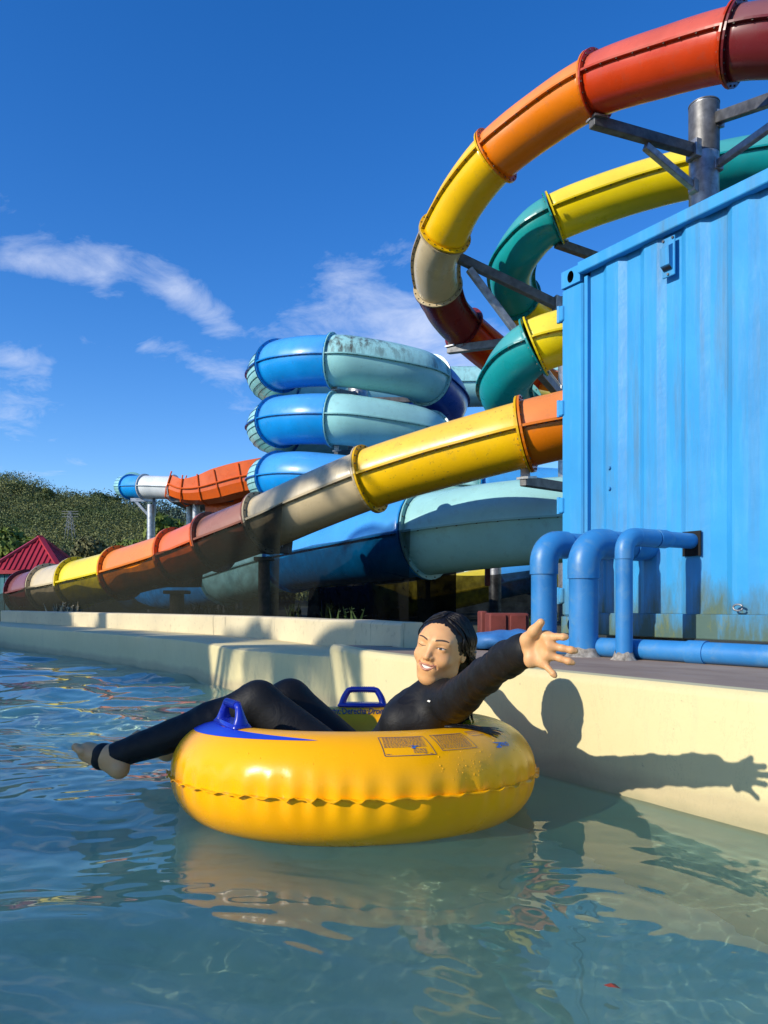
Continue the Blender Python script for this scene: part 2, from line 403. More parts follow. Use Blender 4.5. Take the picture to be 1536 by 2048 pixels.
# water with real waves
def axis(lo, a, b, hi, fine, coarse):
    l = np.arange(a, b, fine)
    left = [a]; s_ = fine
    while left[-1] > lo: s_ = min(coarse, s_ * 1.04); left.append(left[-1] - s_)
    right = [l[-1]]; s_ = fine
    while right[-1] < hi: s_ = min(coarse, s_ * 1.02); right.append(right[-1] + s_)
    return np.concatenate([np.array(left[1:][::-1]), l, np.array(right[1:])])
ax_, ay_ = axis(-7.15, -1.6, 1.5, 3.2, .0125, .06), axis(-2.5, .9, 3.0, 12.6, .0105, .05)
GX, GY = np.meshgrid(ax_, ay_, indexing='ij')
def fbm(x, y, sc, seed):
    r = np.random.default_rng(seed); o = np.zeros_like(x)
    for i in range(10):
        th = r.uniform(0, 2 * np.pi); k = sc * r.uniform(.5, 1.6); o += np.sin(k * (x * np.cos(th) + y * np.sin(th)) + r.uniform(0, 6.28))
    return o / 3.2
wx = GX + .07 * fbm(GX, GY, 2.6, 3); wy = GY + .07 * fbm(GX, GY, 2.6, 4)
Z = np.zeros_like(GX); r_ = np.random.default_rng(11)
for i in range(64):
    lam = .055 * (26 ** (r_.random())); th = r_.normal(R(65), R(34)) if r_.random() < .75 else r_.uniform(0, 6.28)
    sl = .0105 * r_.uniform(.5, 1.4) * (1.35 if lam > .25 else (1.0 if lam > .1 else .75))
    Z += sl * lam / 6.283 * np.sin(6.283 / lam * (wx * np.cos(th) + wy * np.sin(th)) + r_.uniform(0, 6.28))
s_ = -.54 * GX + .842 * GY                       # calmer towards the near right-hand wall
chop = np.clip(.60 + .46 * (-(GX) + .25 * (GY - 1.6)), .40, 2.1)
chop *= np.clip(1 + .35 * fbm(GX, GY, 3.0, 8), .4, 1.7)
Z *= chop
fine = np.zeros_like(GX)                          # patches of small wind ripples
for i in range(26):
    lam = r_.uniform(.042, .085); th = r_.normal(R(70), R(22)); sl = .016 * r_.uniform(.5, 1.2)
    fine += sl * lam / 6.283 * np.sin(6.283 / lam * (wx * np.cos(th) + wy * np.sin(th)) + r_.uniform(0, 6.28))
Z += fine * np.clip(fbm(GX, GY, 2.3, 21) * 1.1 + .10, 0, 1.2) * np.clip(.75 - .6 * (GX + .2), .18, 1.25)
for (cx_, cy_, am, lam) in ((-.86, 2.35, .0010, .10), (.45, 1.55, .0005, .06)):     # rings spreading from tube and foot
    d = np.hypot(GX - cx_, GY - cy_); Z += am * np.sin(6.283 * d / lam) * np.exp(-(d / .42) ** 2) * np.clip(d / .1, 0, 1)
nx, ny = GX.shape; idx = np.arange(nx * ny).reshape(nx, ny)
wf = np.stack([idx[:-1, :-1], idx[1:, :-1], idx[1:, 1:], idx[:-1, 1:]], -1).reshape(-1, 4)
water = mk('water', np.stack([GX, GY, Z], -1).reshape(-1, 3), wf, M['water'], smooth=True); tag(water, kind='structure')
water.cycles.is_caustics_caster = True
sun.cycles.is_caustics_light = True

# ------------------------------------------------------------------ tube slides
def sweep_frames(path):
    T = np.gradient(path, axis=0); T /= np.linalg.norm(T, axis=1)[:, None]
    Sx = np.cross(T, np.array([0, 0, 1.])); Sx /= np.linalg.norm(Sx, axis=1)[:, None]
    return T, Sx, np.cross(Sx, T)
def slide_section(parent, path, r, col, end_flange=True, n=32, grime=0, speck=False, stripes=False, flange_col=None, start_flange=True, bolts=20):
    T, Sx, U = sweep_frames(path); k = len(path)
    a = np.arange(n) * 2 * np.pi / n
    def ring(i, rad): return path[i] + rad * (np.cos(a)[:, None] * Sx[i] + np.sin(a)[:, None] * U[i])
    v = np.vstack([ring(i, r) for i in range(k)] + [ring(i, r - .012) for i in (0, k - 1)])
    f, m = [], []
    for i in range(k - 1):
        for j in range(n):
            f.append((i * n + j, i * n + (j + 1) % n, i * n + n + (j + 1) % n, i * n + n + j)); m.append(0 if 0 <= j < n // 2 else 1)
    for j in range(n):
        f.append((k * n + j, k * n + (j + 1) % n, (j + 1) % n, j)); m.append(1)
        f.append(((k - 1) * n + j, (k - 1) * n + (j + 1) % n, k * n + n + (j + 1) % n, k * n + n + j)); m.append(1)
    f = [q[::-1] for q in f]
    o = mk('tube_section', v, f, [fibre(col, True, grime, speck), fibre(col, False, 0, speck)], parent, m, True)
    fm = fibre(flange_col or tuple(x * .82 for x in col), False)
    # longitudinal joint between upper and lower shell
    for sgn in (1, -1):
        sb = MB(); q = []
        for i in range(k):
            for (dr, du) in ((-.01, -.016), (.06, -.016), (.06, .016), (-.01, .016)): q.append(path[i] + Sx[i] * sgn * (r + dr) + U[i] * du)
        fs = [(i * 4 + j, i * 4 + (j + 1) % 4, i * 4 + 4 + (j + 1) % 4, i * 4 + 4 + j) for i in range(k - 1) for j in range(4)] + [(0, 1, 2, 3), (k * 4 - 4, k * 4 - 3, k * 4 - 2, k * 4 - 1)]
        sb.add(q, fs, 0)
        if bolts:
            for i in range(1, k - 1, 2): sb.frame_box(path[i] + Sx[i] * sgn * (r + .035) - U[i] * .02, T[i], Sx[i], U[i], .022, .022, .016, 1)
        sb.build('seam_rib', [fm, M['bolt']], o)
    # bolted ring flanges
    for (i, dirn, on) in ((0, 1, start_flange), (k - 1, -1, end_flange)):
        if not on: continue
        fb = MB(); q = []
        for (rad, off) in ((r - .005, .002), (r + .075, .002), (r + .075, .03), (r - .005, .03)):
            q += list(ring(i, rad) + T[i] * off * dirn)
        fs = [(c * n + j, c * n + (j + 1) % n, ((c + 1) % 4) * n + (j + 1) % n, ((c + 1) % 4) * n + j) for c in range(4) for j in range(n)]
        fb.add(q, fs, 0)
        for b_ in range(bolts):
            an = 2 * np.pi * b_ / bolts; c = path[i] + (r + .042) * (math.cos(an) * Sx[i] + math.sin(an) * U[i]) + T[i] * dirn * .036
            fb.frame_box(c, T[i], Sx[i], U[i], .014, .02, .02, 1)
        fb.build('flange', [fm, M['bolt']], o)
    if stripes:
        for an in (R(12), R(-14), R(-30), R(-46), R(-62), R(-78), R(30), R(50)):
            st = MB(); q = []
            for i in range(k):
                for (dr, da) in ((.002, -.012), (.012, -.012), (.012, .012), (.002, .012)):
                    q.append(path[i] + (r + dr) * (math.cos(an + da) * Sx[i] + math.sin(an + da) * U[i]))
            st.add(q, [(i * 4 + j, i * 4 + (j + 1) % 4, i * 4 + 4 + (j + 1) % 4, i * 4 + 4 + j) for i in range(k - 1) for j in range(4)])
            st.build('stripe', fibre(tuple(x * .25 for x in C_TEA)), o)
    return o
def slide(name, label, cat, ctrl, D, **kw):
    """ctrl: (point, colour of the section that starts there, or None, options)"""
    pts = np.array([c[0] for c in ctrl]); n = 9; path = catmull(pts, n)
    root = thing(name, label, cat, tuple(path[len(path) // 2] * (1, 1, 0) + np.array([0, 0, .26])))
    st = [i for i, c in enumerate(ctrl) if c[1] is not None] + [len(ctrl) - 1]
    for a, b in zip(st[:-1], st[1:]):
        o = dict(kw); o.update(ctrl[a][2] if len(ctrl[a]) > 2 else {})
        slide_section(root, path[a * n:b * n + 1], D / 2, ctrl[a][1], **o)
    return root, path

Nn = None
# 1  the long rainbow slide: high turn over the container, behind it and down across the picture
rain = [(P(1760, 75, 9.3), C_MAR), (P(1600, 78, 9.8), Nn), (P(1470, 88, 10.2), C_RED), (P(1330, 125, 10.9), Nn), (P(1192, 172, 11.7), C_ORG), (P(1085, 238, 12.4), Nn), (P(992, 312, 13.0), C_YEL), (P(928, 392, 13.6), Nn),
        (P(890, 466, 14.2), C_BEI), (P(872, 520, 14.9), Nn), (P(876, 574, 15.6), C_MAR), (P(893, 618, 16.2), Nn), (P(928, 658, 16.8), C_RED), (P(1000, 718, 17.4), Nn), (P(1075, 766, 17.8), C_ORG), (P(1170, 805, 17.6), Nn),
        (P(1270, 830, 16.5), C_YEL), (P(1345, 846, 14.6), Nn), (P(1345, 842, 12.4), C_RED), (P(1290, 835, 10.6), Nn), (P(1190, 838, 9.9), C_ORG), (P(1120, 852, 9.9), Nn), (P(1052, 868, 10.0), C_YEL, dict(speck=True)), (P(950, 895, 10.3), Nn), (P(840, 926, 10.7), Nn), (P(740, 958, 11.05), C_BEI, dict(grime=.5)),
        (P(625, 1004, 11.5), Nn), (P(528, 1046, 11.95), C_MAU), (P(428, 1084, 12.5), C_ROR), (P(355, 1113, 13.0), C_ORG), (P(243, 1146, 13.9), C_LEM), (P(156, 1166, 14.7), C_BEI), (P(100, 1177, 15.3), C_MAR), (P(56, 1187, 16.0), Nn)]
slide('rainbow_slide', 'rainbow tube slide of many warm colours crossing in front of the blue slide', 'water slide', rain, .86)

# 2  yellow and teal spiral
tw = [(P(1760, 305, 13.2), C_TEA), (P(1560, 316, 13.6), Nn), (P(1392, 345, 14.0), C_LEM), (P(1250, 383, 14.3), Nn), (P(1108, 437, 14.6), C_TEA), (P(1048, 490, 15.0), Nn), (P(1022, 545, 15.6), Nn), (P(1036, 597, 16.3), C_LEM), (P(1082, 634, 17.2), Nn), (P(1165, 655, 17.6), Nn),
      (P(1262, 652, 16.6), C_TEA), (P(1300, 645, 14.8), Nn), (P(1250, 648, 13.0), C_LEM), (P(1150, 668, 12.4), Nn), (P(1070, 694, 12.4), C_TEA), (P(1025, 735, 12.8), Nn), (P(1008, 782, 13.5), Nn), (P(1035, 815, 14.6), C_LEM), (P(1110, 830, 15.6), Nn), (P(1200, 840, 15.6), Nn)]
slide('spiral_slide', 'yellow and teal spiral tube slide curling beside the top of the container', 'water slide', tw, .86)

# 3  blue coil
BS = 1.15                                     # the blue slide is a big one: it stands further out and is wider
def BK(p): p = np.array(p, float); return np.array([p[0] * BS, p[1] * BS, E + (p[2] - E) * BS])
CX, CY, RC = -.706, 20.5, 2.35
blu = []
for X in (9.0, 6.0): blu.append((np.array([X, 23.0, 7.25]), C_AQU if X == 9 else Nn, dict(grime=.9)))
blu.append((np.array([3.4, 22.95, 7.12]), C_AQU, dict(grime=.9))); blu.append((np.array([1.4, 22.9, 7.07]), Nn))
def hz(th): return 6.32 - 1.38 * (th + 90) / 360.0
marks = {}
for turn in range(3):
    b_ = 360 * turn
    for th, c in ((-270, C_AQU), (-205, 'stripe'), (-143, C_BLU), (-102.6, C_AQU), (-41, C_NAVY), (40, C_BLU)): marks[th + b_] = c
ths = sorted(set(list(marks) + [t for t in range(-270, 631, 30) if min(abs(t - m_) for m_ in marks) > 11]))
for th in ths:
    if th > 600: break
    c = marks.get(th); opt = {}
    if c == 'stripe': c = C_AQU; opt = dict(stripes=True, flange_col=C_NAVY)
    elif c == C_AQU and th < -90: opt = dict(grime=1.0)
    blu.append((np.array([CX + RC * math.cos(R(th)), CY + RC * math.sin(R(th)), hz(th)]), c, opt))
blu += [(np.array([-.6, 18.15, 3.5]), Nn), (np.array([.8, 18.05, 3.4]), C_AQU), (np.array([2.2, 18.0, 3.3]), C_BLU), (np.array([4.4, 17.9, 3.15]), C_AQU), (np.array([6.6, 17.3, 2.9]), Nn), (np.array([7.7, 15.4, 2.6]), C_BLU), (np.array([7.0, 13.2, 2.3]), Nn), (np.array([5.2, 11.8, 2.05]), C_BLU)]
blu = [(BK(c[0]), *c[1:]) for c in blu]
for (p, c) in [((1260, 1034, 12.4), C_AQU), ((1124, 1040, 12.2), Nn), ((990, 1051, 12.3), Nn), ((853, 1070, 12.9), C_BLU), ((740, 1090, 14.0), Nn), ((660, 1104, 15.4), Nn), ((588, 1118, 17.1), C_AQU), ((520, 1136, 18.9), Nn), ((452, 1156, 21.0), C_BLU), ((400, 1168, 23.0), Nn), ((340, 1178, 26.0), Nn), ((270, 1184, 30.0), Nn)]:
    blu.append((P(*p), c, {}))
slide('coil_slide', 'blue and aqua tube slide coiled in three turns with a long lower run', 'water slide', blu, 1.36, bolts=18)

# 4  far blue and white tube with its orange trough
far = [(P(266, 968, 36.5), C_AQU, dict(stripes=True)), (P(250, 973, 35.0), Nn), (P(262, 974, 33.6), C_BLU), (P(290, 974, 33.0), C_WHT), (P(318, 975, 32.8), Nn), (P(349, 976, 32.6), Nn)]
fr, _ = slide('far_tube_slide', 'distant blue and white tube slide feeding into an orange trough', 'water slide', far, .98, bolts=0)
tp = catmull([P(349, 976, 32.6), P(375, 985, 32.4), P(410, 983, 32.2), P(445, 974, 32.0), P(490, 962, 31.8), P(560, 950, 31.6)], 6)
T, Sx, U = sweep_frames(tp); orange = fibre(C_ROR); mbx = MB(); q = []; prof = [(.52, .62), (.52, -.1), (.42, -.42), (0, -.56), (-.42, -.42), (-.52, -.1), (-.52, .62), (-.47, .62), (-.47, -.08), (-.38, -.38), (0, -.5), (.38, -.38), (.47, -.08), (.47, .62)]
for i in range(len(tp)): q += [tp[i] + Sx[i] * a - np.array([0, 0, 0]) + U[i] * b * (.8 if i < 6 else .8 + min(.35, .03 * (i - 6))) for a, b in prof]
n = len(prof); fs = [(i * n + j, i * n + (j + 1) % n, i * n + n + (j + 1) % n, i * n + n + j) for i in range(len(tp) - 1) for j in range(n)]
mbx.add(q, fs); trough = mbx.build('trough', orange, fr)
for i in range(0, len(tp), 6):
    rb = MB(); rb.tube([tp[i] + Sx[i] * a * 1.06 + U[i] * b * 1.05 for a, b in prof[:7]], .03, 6); rb.build('rib', orange, trough)
rb = MB(); rb.tube([tp[i] - Sx[i] * .56 + U[i] * .1 for i in range(len(tp))], .035, 6); rb.tube([tp[i] + Sx[i] * .56 + U[i] * .1 for i in range(len(tp))], .035, 6); rb.build('rail', orange, trough)
sk = MB()
for i in range(10, len(tp) - 1):
    sk.bar(tp[i] - U[i] * .62 - Sx[i] * .5, tp[i + 1] - U[i + 1] * .62 - Sx[i + 1] * .5, .05, .42)
sk.build('skirt_panel', orange, trough)

# low yellow slide in the gloom behind
low = [(P(640, 1212, 19.0), C_NAVY), (P(740, 1206, 19.2), C_LEM), (P(810, 1200, 19.5), Nn), (P(900, 1185, 19.8), Nn), (P(980, 1168, 20.2), C_BLU), (P(1060, 1152, 20.6), C_LEM), (P(1130, 1142, 21.5), Nn), (P(1220, 1132, 22.5), Nn)]
slide('low_slide', 'low yellow tube slide in the dark beneath the blue run', 'water slide', low, .9, bolts=0)

# ------------------------------------------------------------------ steel supports
def pole(px, ytop, Y, dia, label, ybot=None, mat='steel', name='support_pole', cat='support pole', arms=(), cap=True, group=None):
    top = P(px, ytop, Y); base = np.array([top[0], top[1], .25])
    root = thing(name, label, cat, tuple(base), group)
    s = MB(); s.tube([base, base + (0, 0, .3), (base + top) / 2, top - (0, 0, .02), top], [dia / 2] * 5, 24); s.build('column', M[mat], root, True, 40)
    s = MB(); s.tube([top + (0, 0, .0), top + (0, 0, .02)], dia / 2 + .01, 24); s.build('end_plate', M['dark_steel'], root, True, 40)
    if px == 1408: s = MB(); s.tube([P(px, 312, Y), top - (0, 0, .02)], dia / 2 + .006, 24); s.build('upper_sleeve', M['dark_steel'], root, True, 40)
    s = MB(); s.tube([base, base + (0, 0, .03)], dia / 2 + .12, 16); s.build('base_plate', M['dark_steel'], root, True, 40)
    for kind, a, b, w in arms:
        a, b = np.array(a), np.array(b)
        s = MB(); s.bar(a, b, w * .8, w, bev=.01); ob = s.build(kind, M['dark_steel' if kind == 'arm' else 'steel'], root)
        d = (b - a) / np.linalg.norm(b - a)
        s = MB()
        s.frame_box(b, d, np.cross(d, (0, 0, 1)), (0, 0, 1), .22, w * 1.4, w * 1.7, bev=.01); s.build('bracket', M['steel'], ob); s = MB()
        if kind == 'arm': s.bar(a - d * .02 + (0, 0, w * .3), a + d * .22 + (0, 0, w * .3 + .02), w * 1.3, .03); s.bar(a + d * .06 + (0, 0, w * .3), a + d * .06 + (0, 0, .30), .12, .04)
        if s.v: s.build('cradle', M['steel'], ob)
    return root
pole(1408, 213, 12.6, .47, 'thick grey steel pole rising above the container roof', arms=[
    ('arm', P(1183, 243, 11.7), P(1392, 302, 12.5), .17), ('strut', P(1290, 292, 12.1), P(1392, 378, 12.5), .12),
    ('arm', P(1620, 172, 10.4), P(1430, 238, 12.5), .17), ('strut', P(1560, 240, 11.2), P(1430, 332, 12.5), .12)])
pole(1142, 600, 15.2, .5, 'grey steel pole half hidden behind the left corner of the container', arms=[
    ('arm', P(880, 498, 14.6), P(1118, 612, 15.1), .17), ('strut', P(938, 538, 14.7), P(1126, 790, 15.1), .13),
    ('arm', P(897, 700, 16.9), P(1120, 672, 15.2), .17), ('arm', P(1112, 486, 14.7), P(1215, 522, 15.2), .16), ('arm', P(1078, 742, 12.6), P(1128, 800, 15.0), .16), ('arm', P(1046, 962, 10.0), P(1150, 978, 11.2), .13)])
cpole = pole(716, 700, 23.6, .6, 'grey steel column standing inside the blue coil', arms=[('arm', P(668, 782, 21.0), P(712, 790, 23.3), .15), ('arm', P(672, 905, 21.0), P(712, 905, 23.3), .15), ('arm', P(860, 800, 23.3), P(725, 800, 23.5), .15)])
pole(990, 1120, 16.6, .27, 'thin grey pole under the aqua tube, lit near its top')
pole(1085, 1120, 17.2, .24, 'pale slim pole beside the leftmost upright blue pipe')
def saddle(px, ytop, Y, dia, w, label):
    top = P(px, ytop, Y); base = np.array([top[0], top[1], .25]); root = thing('slide_support', label, 'slide support', tuple(base), 'saddle posts under the rainbow slide')
    s = MB(); s.tube([base, (base + top) / 2, top], [dia / 2, dia / 2 * .97, dia / 2 * .93], 16); s.build('post', M['wood'], root, True, 40)
    s = MB(); s.frame_box(top + (0, 0, .03), (1, 0, 0), (0, 1, 0), (0, 0, 1), dia * 1.5, dia * 1.3, .06, bev=.008); s.frame_box(top + (0, 0, .16), (1, 0, 0), (0, 1, 0), (0, 0, 1), w, .14, .09, bev=.01); s.build('bearer', M['dark_steel'], root)
    for sg in (-1, 1):
        s = MB(); s.bar(top + (sg * w * .46, 0, .12), top + (sg * w * .5, 0, .42), .05, .14); s.build('cradle_arm', M['dark_steel'], root)
M['wood'] = plain('grey_weathered_post', (.17, .15, .125), .8, .4, 11, bump=.4)
saddle(528, 1122, 12.0, .19, .78, 'weathered grey post with a steel saddle under the beige section')
saddle(354, 1188, 13.2, .26, .75, 'short stout post with a steel saddle under the orange-red section')
# T-post carrying the far slide
tp_ = P(302, 1000, 32.9); root = thing('far_support', 'distant grey post with angled arms carrying the blue and white tube', 'support pole', (tp_[0], tp_[1], .26))
s = MB(); s.tube([(tp_[0], tp_[1], .26), (tp_[0], tp_[1], tp_[2] - .2)], .17, 14); s.build('column', M['steel'], root, True, 40)
s = MB(); s.bar(P(262, 1000, 33), P(312, 1000, 33), .14, .14); s.build('arm', M['steel'], root)
s = MB(); s.bar(P(272, 1003, 33), P(300, 1034, 33), .1, .1); s.build('strut', M['steel'], root)
s = MB(); s.box(P(305, 1028, 32.7), P(312, 996, 33.2)); s.build('bracket', M['dark_steel'], root)
# stair tower
tw0 = P(432, 1100, 34); root = thing('slide_tower', 'grey steel slide tower standing behind the orange trough', 'tower', (tw0[0], tw0[1], .26))
for px, yy, d in ((380, 1002, 34.), (392, 1004, 32.8), (440, 998, 34.2), (452, 1000, 32.8), (478, 985, 33.4), (402, 1004, 35.0), (414, 1004, 35.3)):
    t0 = P(px, yy, d); s = MB(); s.tube([(t0[0], t0[1], .26), (t0[0], t0[1], t0[2])], .16 if d < 34.5 else .1, 12); s.build('post', M['steel'], root, True, 40)
s = MB(); s.box(P(376, 1012, 35.4) * (1, 1, 1), P(484, 1004, 32.4)); s.build('platform', M['dark_steel'], root)
for k in range(7):
    a = P(404 + k * 11, 1078 - k * 9, 33.6); s = MB(); s.frame_box(a, (1, 0, 0), (0, 1, 0), (0, 0, 1), .26, 1.1, .05); s.build('stair_tread', M['dark_steel'], root)
for zz_ in (1024, 1036): 
    s = MB(); s.bar(P(398, zz_ + 2, 32.9), P(484, zz_ - 8, 32.9), .05, .05); s.build('rail', M['steel'], root)

# ------------------------------------------------------------------ nets, and dark sheets put in for shade
def net(name, label, top, zbot, mat, lean=0.0, cols=None, scallop=0.0, per=1.0):
    path = catmull(top, 8); k = len(path); L = np.concatenate([[0], np.cumsum(np.linalg.norm(np.diff(path, axis=0), axis=1))])
    rows = 8; v = []
    T = np.gradient(path, axis=0); nrm = np.column_stack([T[:, 1], -T[:, 0], np.zeros(k)]); nrm /= np.linalg.norm(nrm, axis=1)[:, None]
    nrm *= np.where(nrm[:, 1:2] > 0, -1, 1)
    for r in range(rows + 1):
        u = r / rows
        for i in range(k):
            p = path[i].copy(); z = p[2] * (1 - u) + zbot * u; bul = lean * math.sin(u * math.pi * .6) + .05 * math.sin(L[i] * 3.1 + u * 2)
            w = p + nrm[i] * bul; w[2] = z - scallop * abs(math.sin(L[i] / per * math.pi)) * (1 - u); v.append(w)
    f = [(r * k + i, r * k + i + 1, r * k + k + i + 1, r * k + k + i) for r in range(rows) for i in range(k - 1)]
    return tag(mk(name, v, f, mat, None, None, True), label, 'net')
def beside(pts, d):
    """the same line shifted d metres sideways, towards the pool"""
    T = np.gradient(pts, axis=0); n = np.column_stack([T[:, 1], -T[:, 0], np.zeros(len(pts))]); n /= np.linalg.norm(n, axis=1)[:, None]
    return pts + n * np.where(n[:, 1:2] > 0, -1, 1) * d
seam_pts = beside(np.array([P(605, 1012, 11.6), P(497, 1058, 12.1), P(393, 1097, 12.7), P(320, 1126, 13.2), P(205, 1156, 14.1), P(117, 1172, 15.0), P(52, 1186, 15.9), P(36, 1190, 16.2)]), .505)
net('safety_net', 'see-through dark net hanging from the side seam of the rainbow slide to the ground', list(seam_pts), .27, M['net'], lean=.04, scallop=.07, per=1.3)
net('net_shade_sheet', 'dark net hanging from the seam of the lower blue run down to the ground', list(beside(np.array([P(880, 1065, 12.75), P(820, 1074, 13.15), P(740, 1088, 14.0), P(660, 1102, 15.4), P(596, 1116, 16.9)]), .80)), .27, M['net_blue'], lean=.0)
net('net_shade_sheet', 'black sheet put in for the deep shade behind the blue run', list(beside(np.array([P(880, 1100, 14.0), P(820, 1108, 14.3), P(740, 1120, 15.2), P(660, 1130, 16.6), P(560, 1140, 18.6)]), -.75)), .27, M['shade_black'], lean=.0)  # added sheet: deep shade under the slides, made as a black surface
net('net_shade_sheet', 'dark sheet put in for the shade under the pale aqua tube', [P(832, 1140, 14.6), P(900, 1150, 15.0), P(980, 1150, 15.4), P(1064, 1140, 15.8)], .27, M['shade_thick'], lean=.0)  # added sheet that darkens the space the slides and container shade
net('net_shade_sheet', 'dark net standing behind the row of weeds left of the saddle post', [P(600, 1150, 18.6), P(450, 1180, 22.), P(300, 1192, 27.), P(100, 1196, 30.)], .27, M['net'], lean=.1)

# ------------------------------------------------------------------ shipping container
A_ = np.array([.5396, -.8418, 0]); Nf = np.array([-.8418, -.5396, 0]); UP = np.array([0, 0, 1.])
CO = np.array([1.284, 5.553, .41]); CH, CL, CD = 2.59, 6.06, 2.44
def CW(a, d, z): return CO + A_ * a + Nf * d + UP * z
cont = thing('shipping_container', 'tall light blue corrugated shipping container with moss along its bottom', 'container', tuple(CO))
pit, a0 = .309, .40
prof = []; a = .225
seq = [(0.0, -.029)]
a = .235; prof.append((a, -.029))
x = a0
while x < CL - .3:
    for da, dep in ((-.052, -.029), (0, 0), (.098, 0), (.150, -.029)): prof.append((x + da, dep))
    x += pit
prof.append((CL - .2, -.029))
v = []; zs = np.linspace(.15, CH - .045, 14)
for z in zs:
    for a, d in prof: v.append(CW(a, d - .012 + .004 * mnoise.noise(Vector((a * 3, z * 2, 0))), z))
n = len(prof); f = [(r * n + i, r * n + i + 1, r * n + n + i + 1, r * n + n + i) for r in range(len(zs) - 1) for i in range(n - 1)]
HA, HZ = 1.07, .575     # square opening the thin pipe goes through
def hole_at(a, z): return abs(a - HA) < .065 and abs(z - HZ) < .075
pan = mk('side_panel', v, f, M['cont'], cont, None, False)
s = MB(); s.frame_box(CW(CL / 2, .004, CH - .03), A_, Nf, UP, CL - .36, .06, .075, bev=.006); s.frame_box(CW(CL / 2, -.02, CH - .0), A_, Nf, UP, CL - .36, .1, .02); s.build('top_rail', M['cont'], cont)
s = MB(); s.frame_box(CW(CL / 2, .0, .075), A_, Nf, UP, CL - .34, .05, .148, bev=.005); s.build('bottom_rail', M['cont'], cont)
for a in (.1, CL - .1):
    s = MB(); s.frame_box(CW(a, -.04, CH / 2), A_, Nf, UP, .2, .09, CH - .25, bev=.012); s.build('corner_post', M['cont'], cont)
s = MB(); s.frame_box(CW(.218, -.035, CH / 2 - .02), A_, Nf, UP, .03, .05, CH - .14); s.build('post_flange', M['cont'], cont)
s = MB(); s.frame_box(CW(CL / 2, -CD / 2, CH - .012), A_, Nf, UP, CL - .1, CD - .1, .02); s.build('roof', M['cont'], cont)
s = MB(); s.frame_box(CW(CL / 2, -CD + .02, CH / 2), A_, Nf, UP, CL, .04, CH - .1); s.frame_box(CW(.03, -CD / 2, CH / 2), A_, Nf, UP, .04, CD - .1, CH - .1); s.frame_box(CW(CL - .03, -CD / 2, CH / 2), A_, Nf, UP, .04, CD - .1, CH - .1); s.frame_box(CW(CL / 2, -CD / 2, .1), A_, Nf, UP, CL - .1, CD - .1, .04); s.build('back_and_end_walls', M['cont'], cont)
def casting(a, z):
    s = MB(); w, h, dp = .178, .118, .09; N_ = 24; c = (a, z)
    outer, inner, back = [], [], []
    for i in range(N_):
        t = 2 * math.pi * i / N_; cx, sx = math.cos(t), math.sin(t); k = 1 / max(abs(cx), abs(sx))
        ou = (a + cx * k * w / 2, z + sx * k * h / 2); inn = (a + cx * .030, z + sx * .042)
        outer.append(CW(ou[0], .012, ou[1])); inner.append(CW(inn[0], .012, inn[1])); back.append(CW(inn[0], -.06, inn[1]))
    side = [CW(a + math.copysign(min(abs(math.cos(2 * math.pi * i / N_)) / max(abs(math.cos(2 * math.pi * i / N_)), abs(math.sin(2 * math.pi * i / N_))), 1) * w / 2, math.cos(2 * math.pi * i / N_)), -dp, z + math.copysign(min(abs(math.sin(2 * math.pi * i / N_)) / max(abs(math.cos(2 * math.pi * i / N_)), abs(math.sin(2 * math.pi * i / N_))), 1) * h / 2, math.sin(2 * math.pi * i / N_))) for i in range(N_)]
    s.add(outer + inner, [(i, (i + 1) % N_, N_ + (i + 1) % N_, N_ + i) for i in range(N_)], 0)
    s.add(inner + back, [(i, (i + 1) % N_, N_ + (i + 1) % N_, N_ + i) for i in range(N_)] + [tuple(range(N_, 2 * N_))], 1)
    s.add(outer + side, [(i, N_ + i, N_ + (i + 1) % N_, (i + 1) % N_) for i in range(N_)] + [tuple(range(N_, 2 * N_))], 0)
    s.build('corner_casting', [M['cont'], M['black']], cont)
casting(.094, CH - .055); casting(.094, .062)
for z in (2.30, 1.62, .92, .27):
    s = MB(); s.frame_box(CW(.0, -.005, z), A_, Nf, UP, .055, .05, .11, bev=.008); h_ = s.build('hinge', M['cont'], cont)
    s = MB(); s.tube([CW(-.02, .012, z - .06), CW(-.02, .012, z + .06)], .014, 10); s.build('hinge_pin', M['cont'], h_, True, 40)
# louvred vent
va, vz = .905, 2.37
s = MB(); s.frame_box(CW(va, -.002, vz), A_, Nf, UP, .092, .012, .245, bev=.004); vent = s.build('vent', M['cont'], cont)
s = MB(); s.add([CW(va - .033, .004, vz + .075), CW(va + .033, .004, vz + .075), CW(va + .033, .045, vz + .05), CW(va - .033, .045, vz + .05), CW(va - .033, .04, vz - .06), CW(va + .033, .04, vz - .06), CW(va + .033, .004, vz - .085), CW(va - .033, .004, vz - .085)],
                [(0, 1, 2, 3), (3, 2, 5, 4), (4, 5, 6, 7), (0, 3, 4, 7), (1, 6, 5, 2)]); s.build('hood', M['cont'], vent)
for k in range(6):
    s = MB(); s.frame_box(CW(va, .034 - k * .004, vz - .062 - k * .004), A_, Nf, UP, .06, .004, .002); s.build('louvre', M['black'], vent)
for da, dz_ in ((-.034, .108), (.034, .108), (0, -.108)):
    s = MB(); s.tube([CW(va + da, .004, vz + dz_), CW(va + da, .012, vz + dz_)], .008, 8); s.build('rivet', M['dark_steel'], vent)
for a, z in ((.43, 1.13), (.43, .99)):
    s = MB(); s.tube([CW(a, -.012, z), CW(a, .004, z)], .012, 8); s.build('rivet', M['cont'], cont)
s = MB(); s.frame_box(CW(HA, .0, HZ), A_, Nf, UP, .125, .01, .15); s.build('pipe_opening', M['black'], cont)
s = MB(); s.tube([CW(HA + .32 + .03 * math.cos(t), .03, .19 + .018 * math.sin(t)) for t in np.linspace(0.3, 6.0, 14)], .006, 6); s.build('lashing_ring', M['steel'], cont, True)
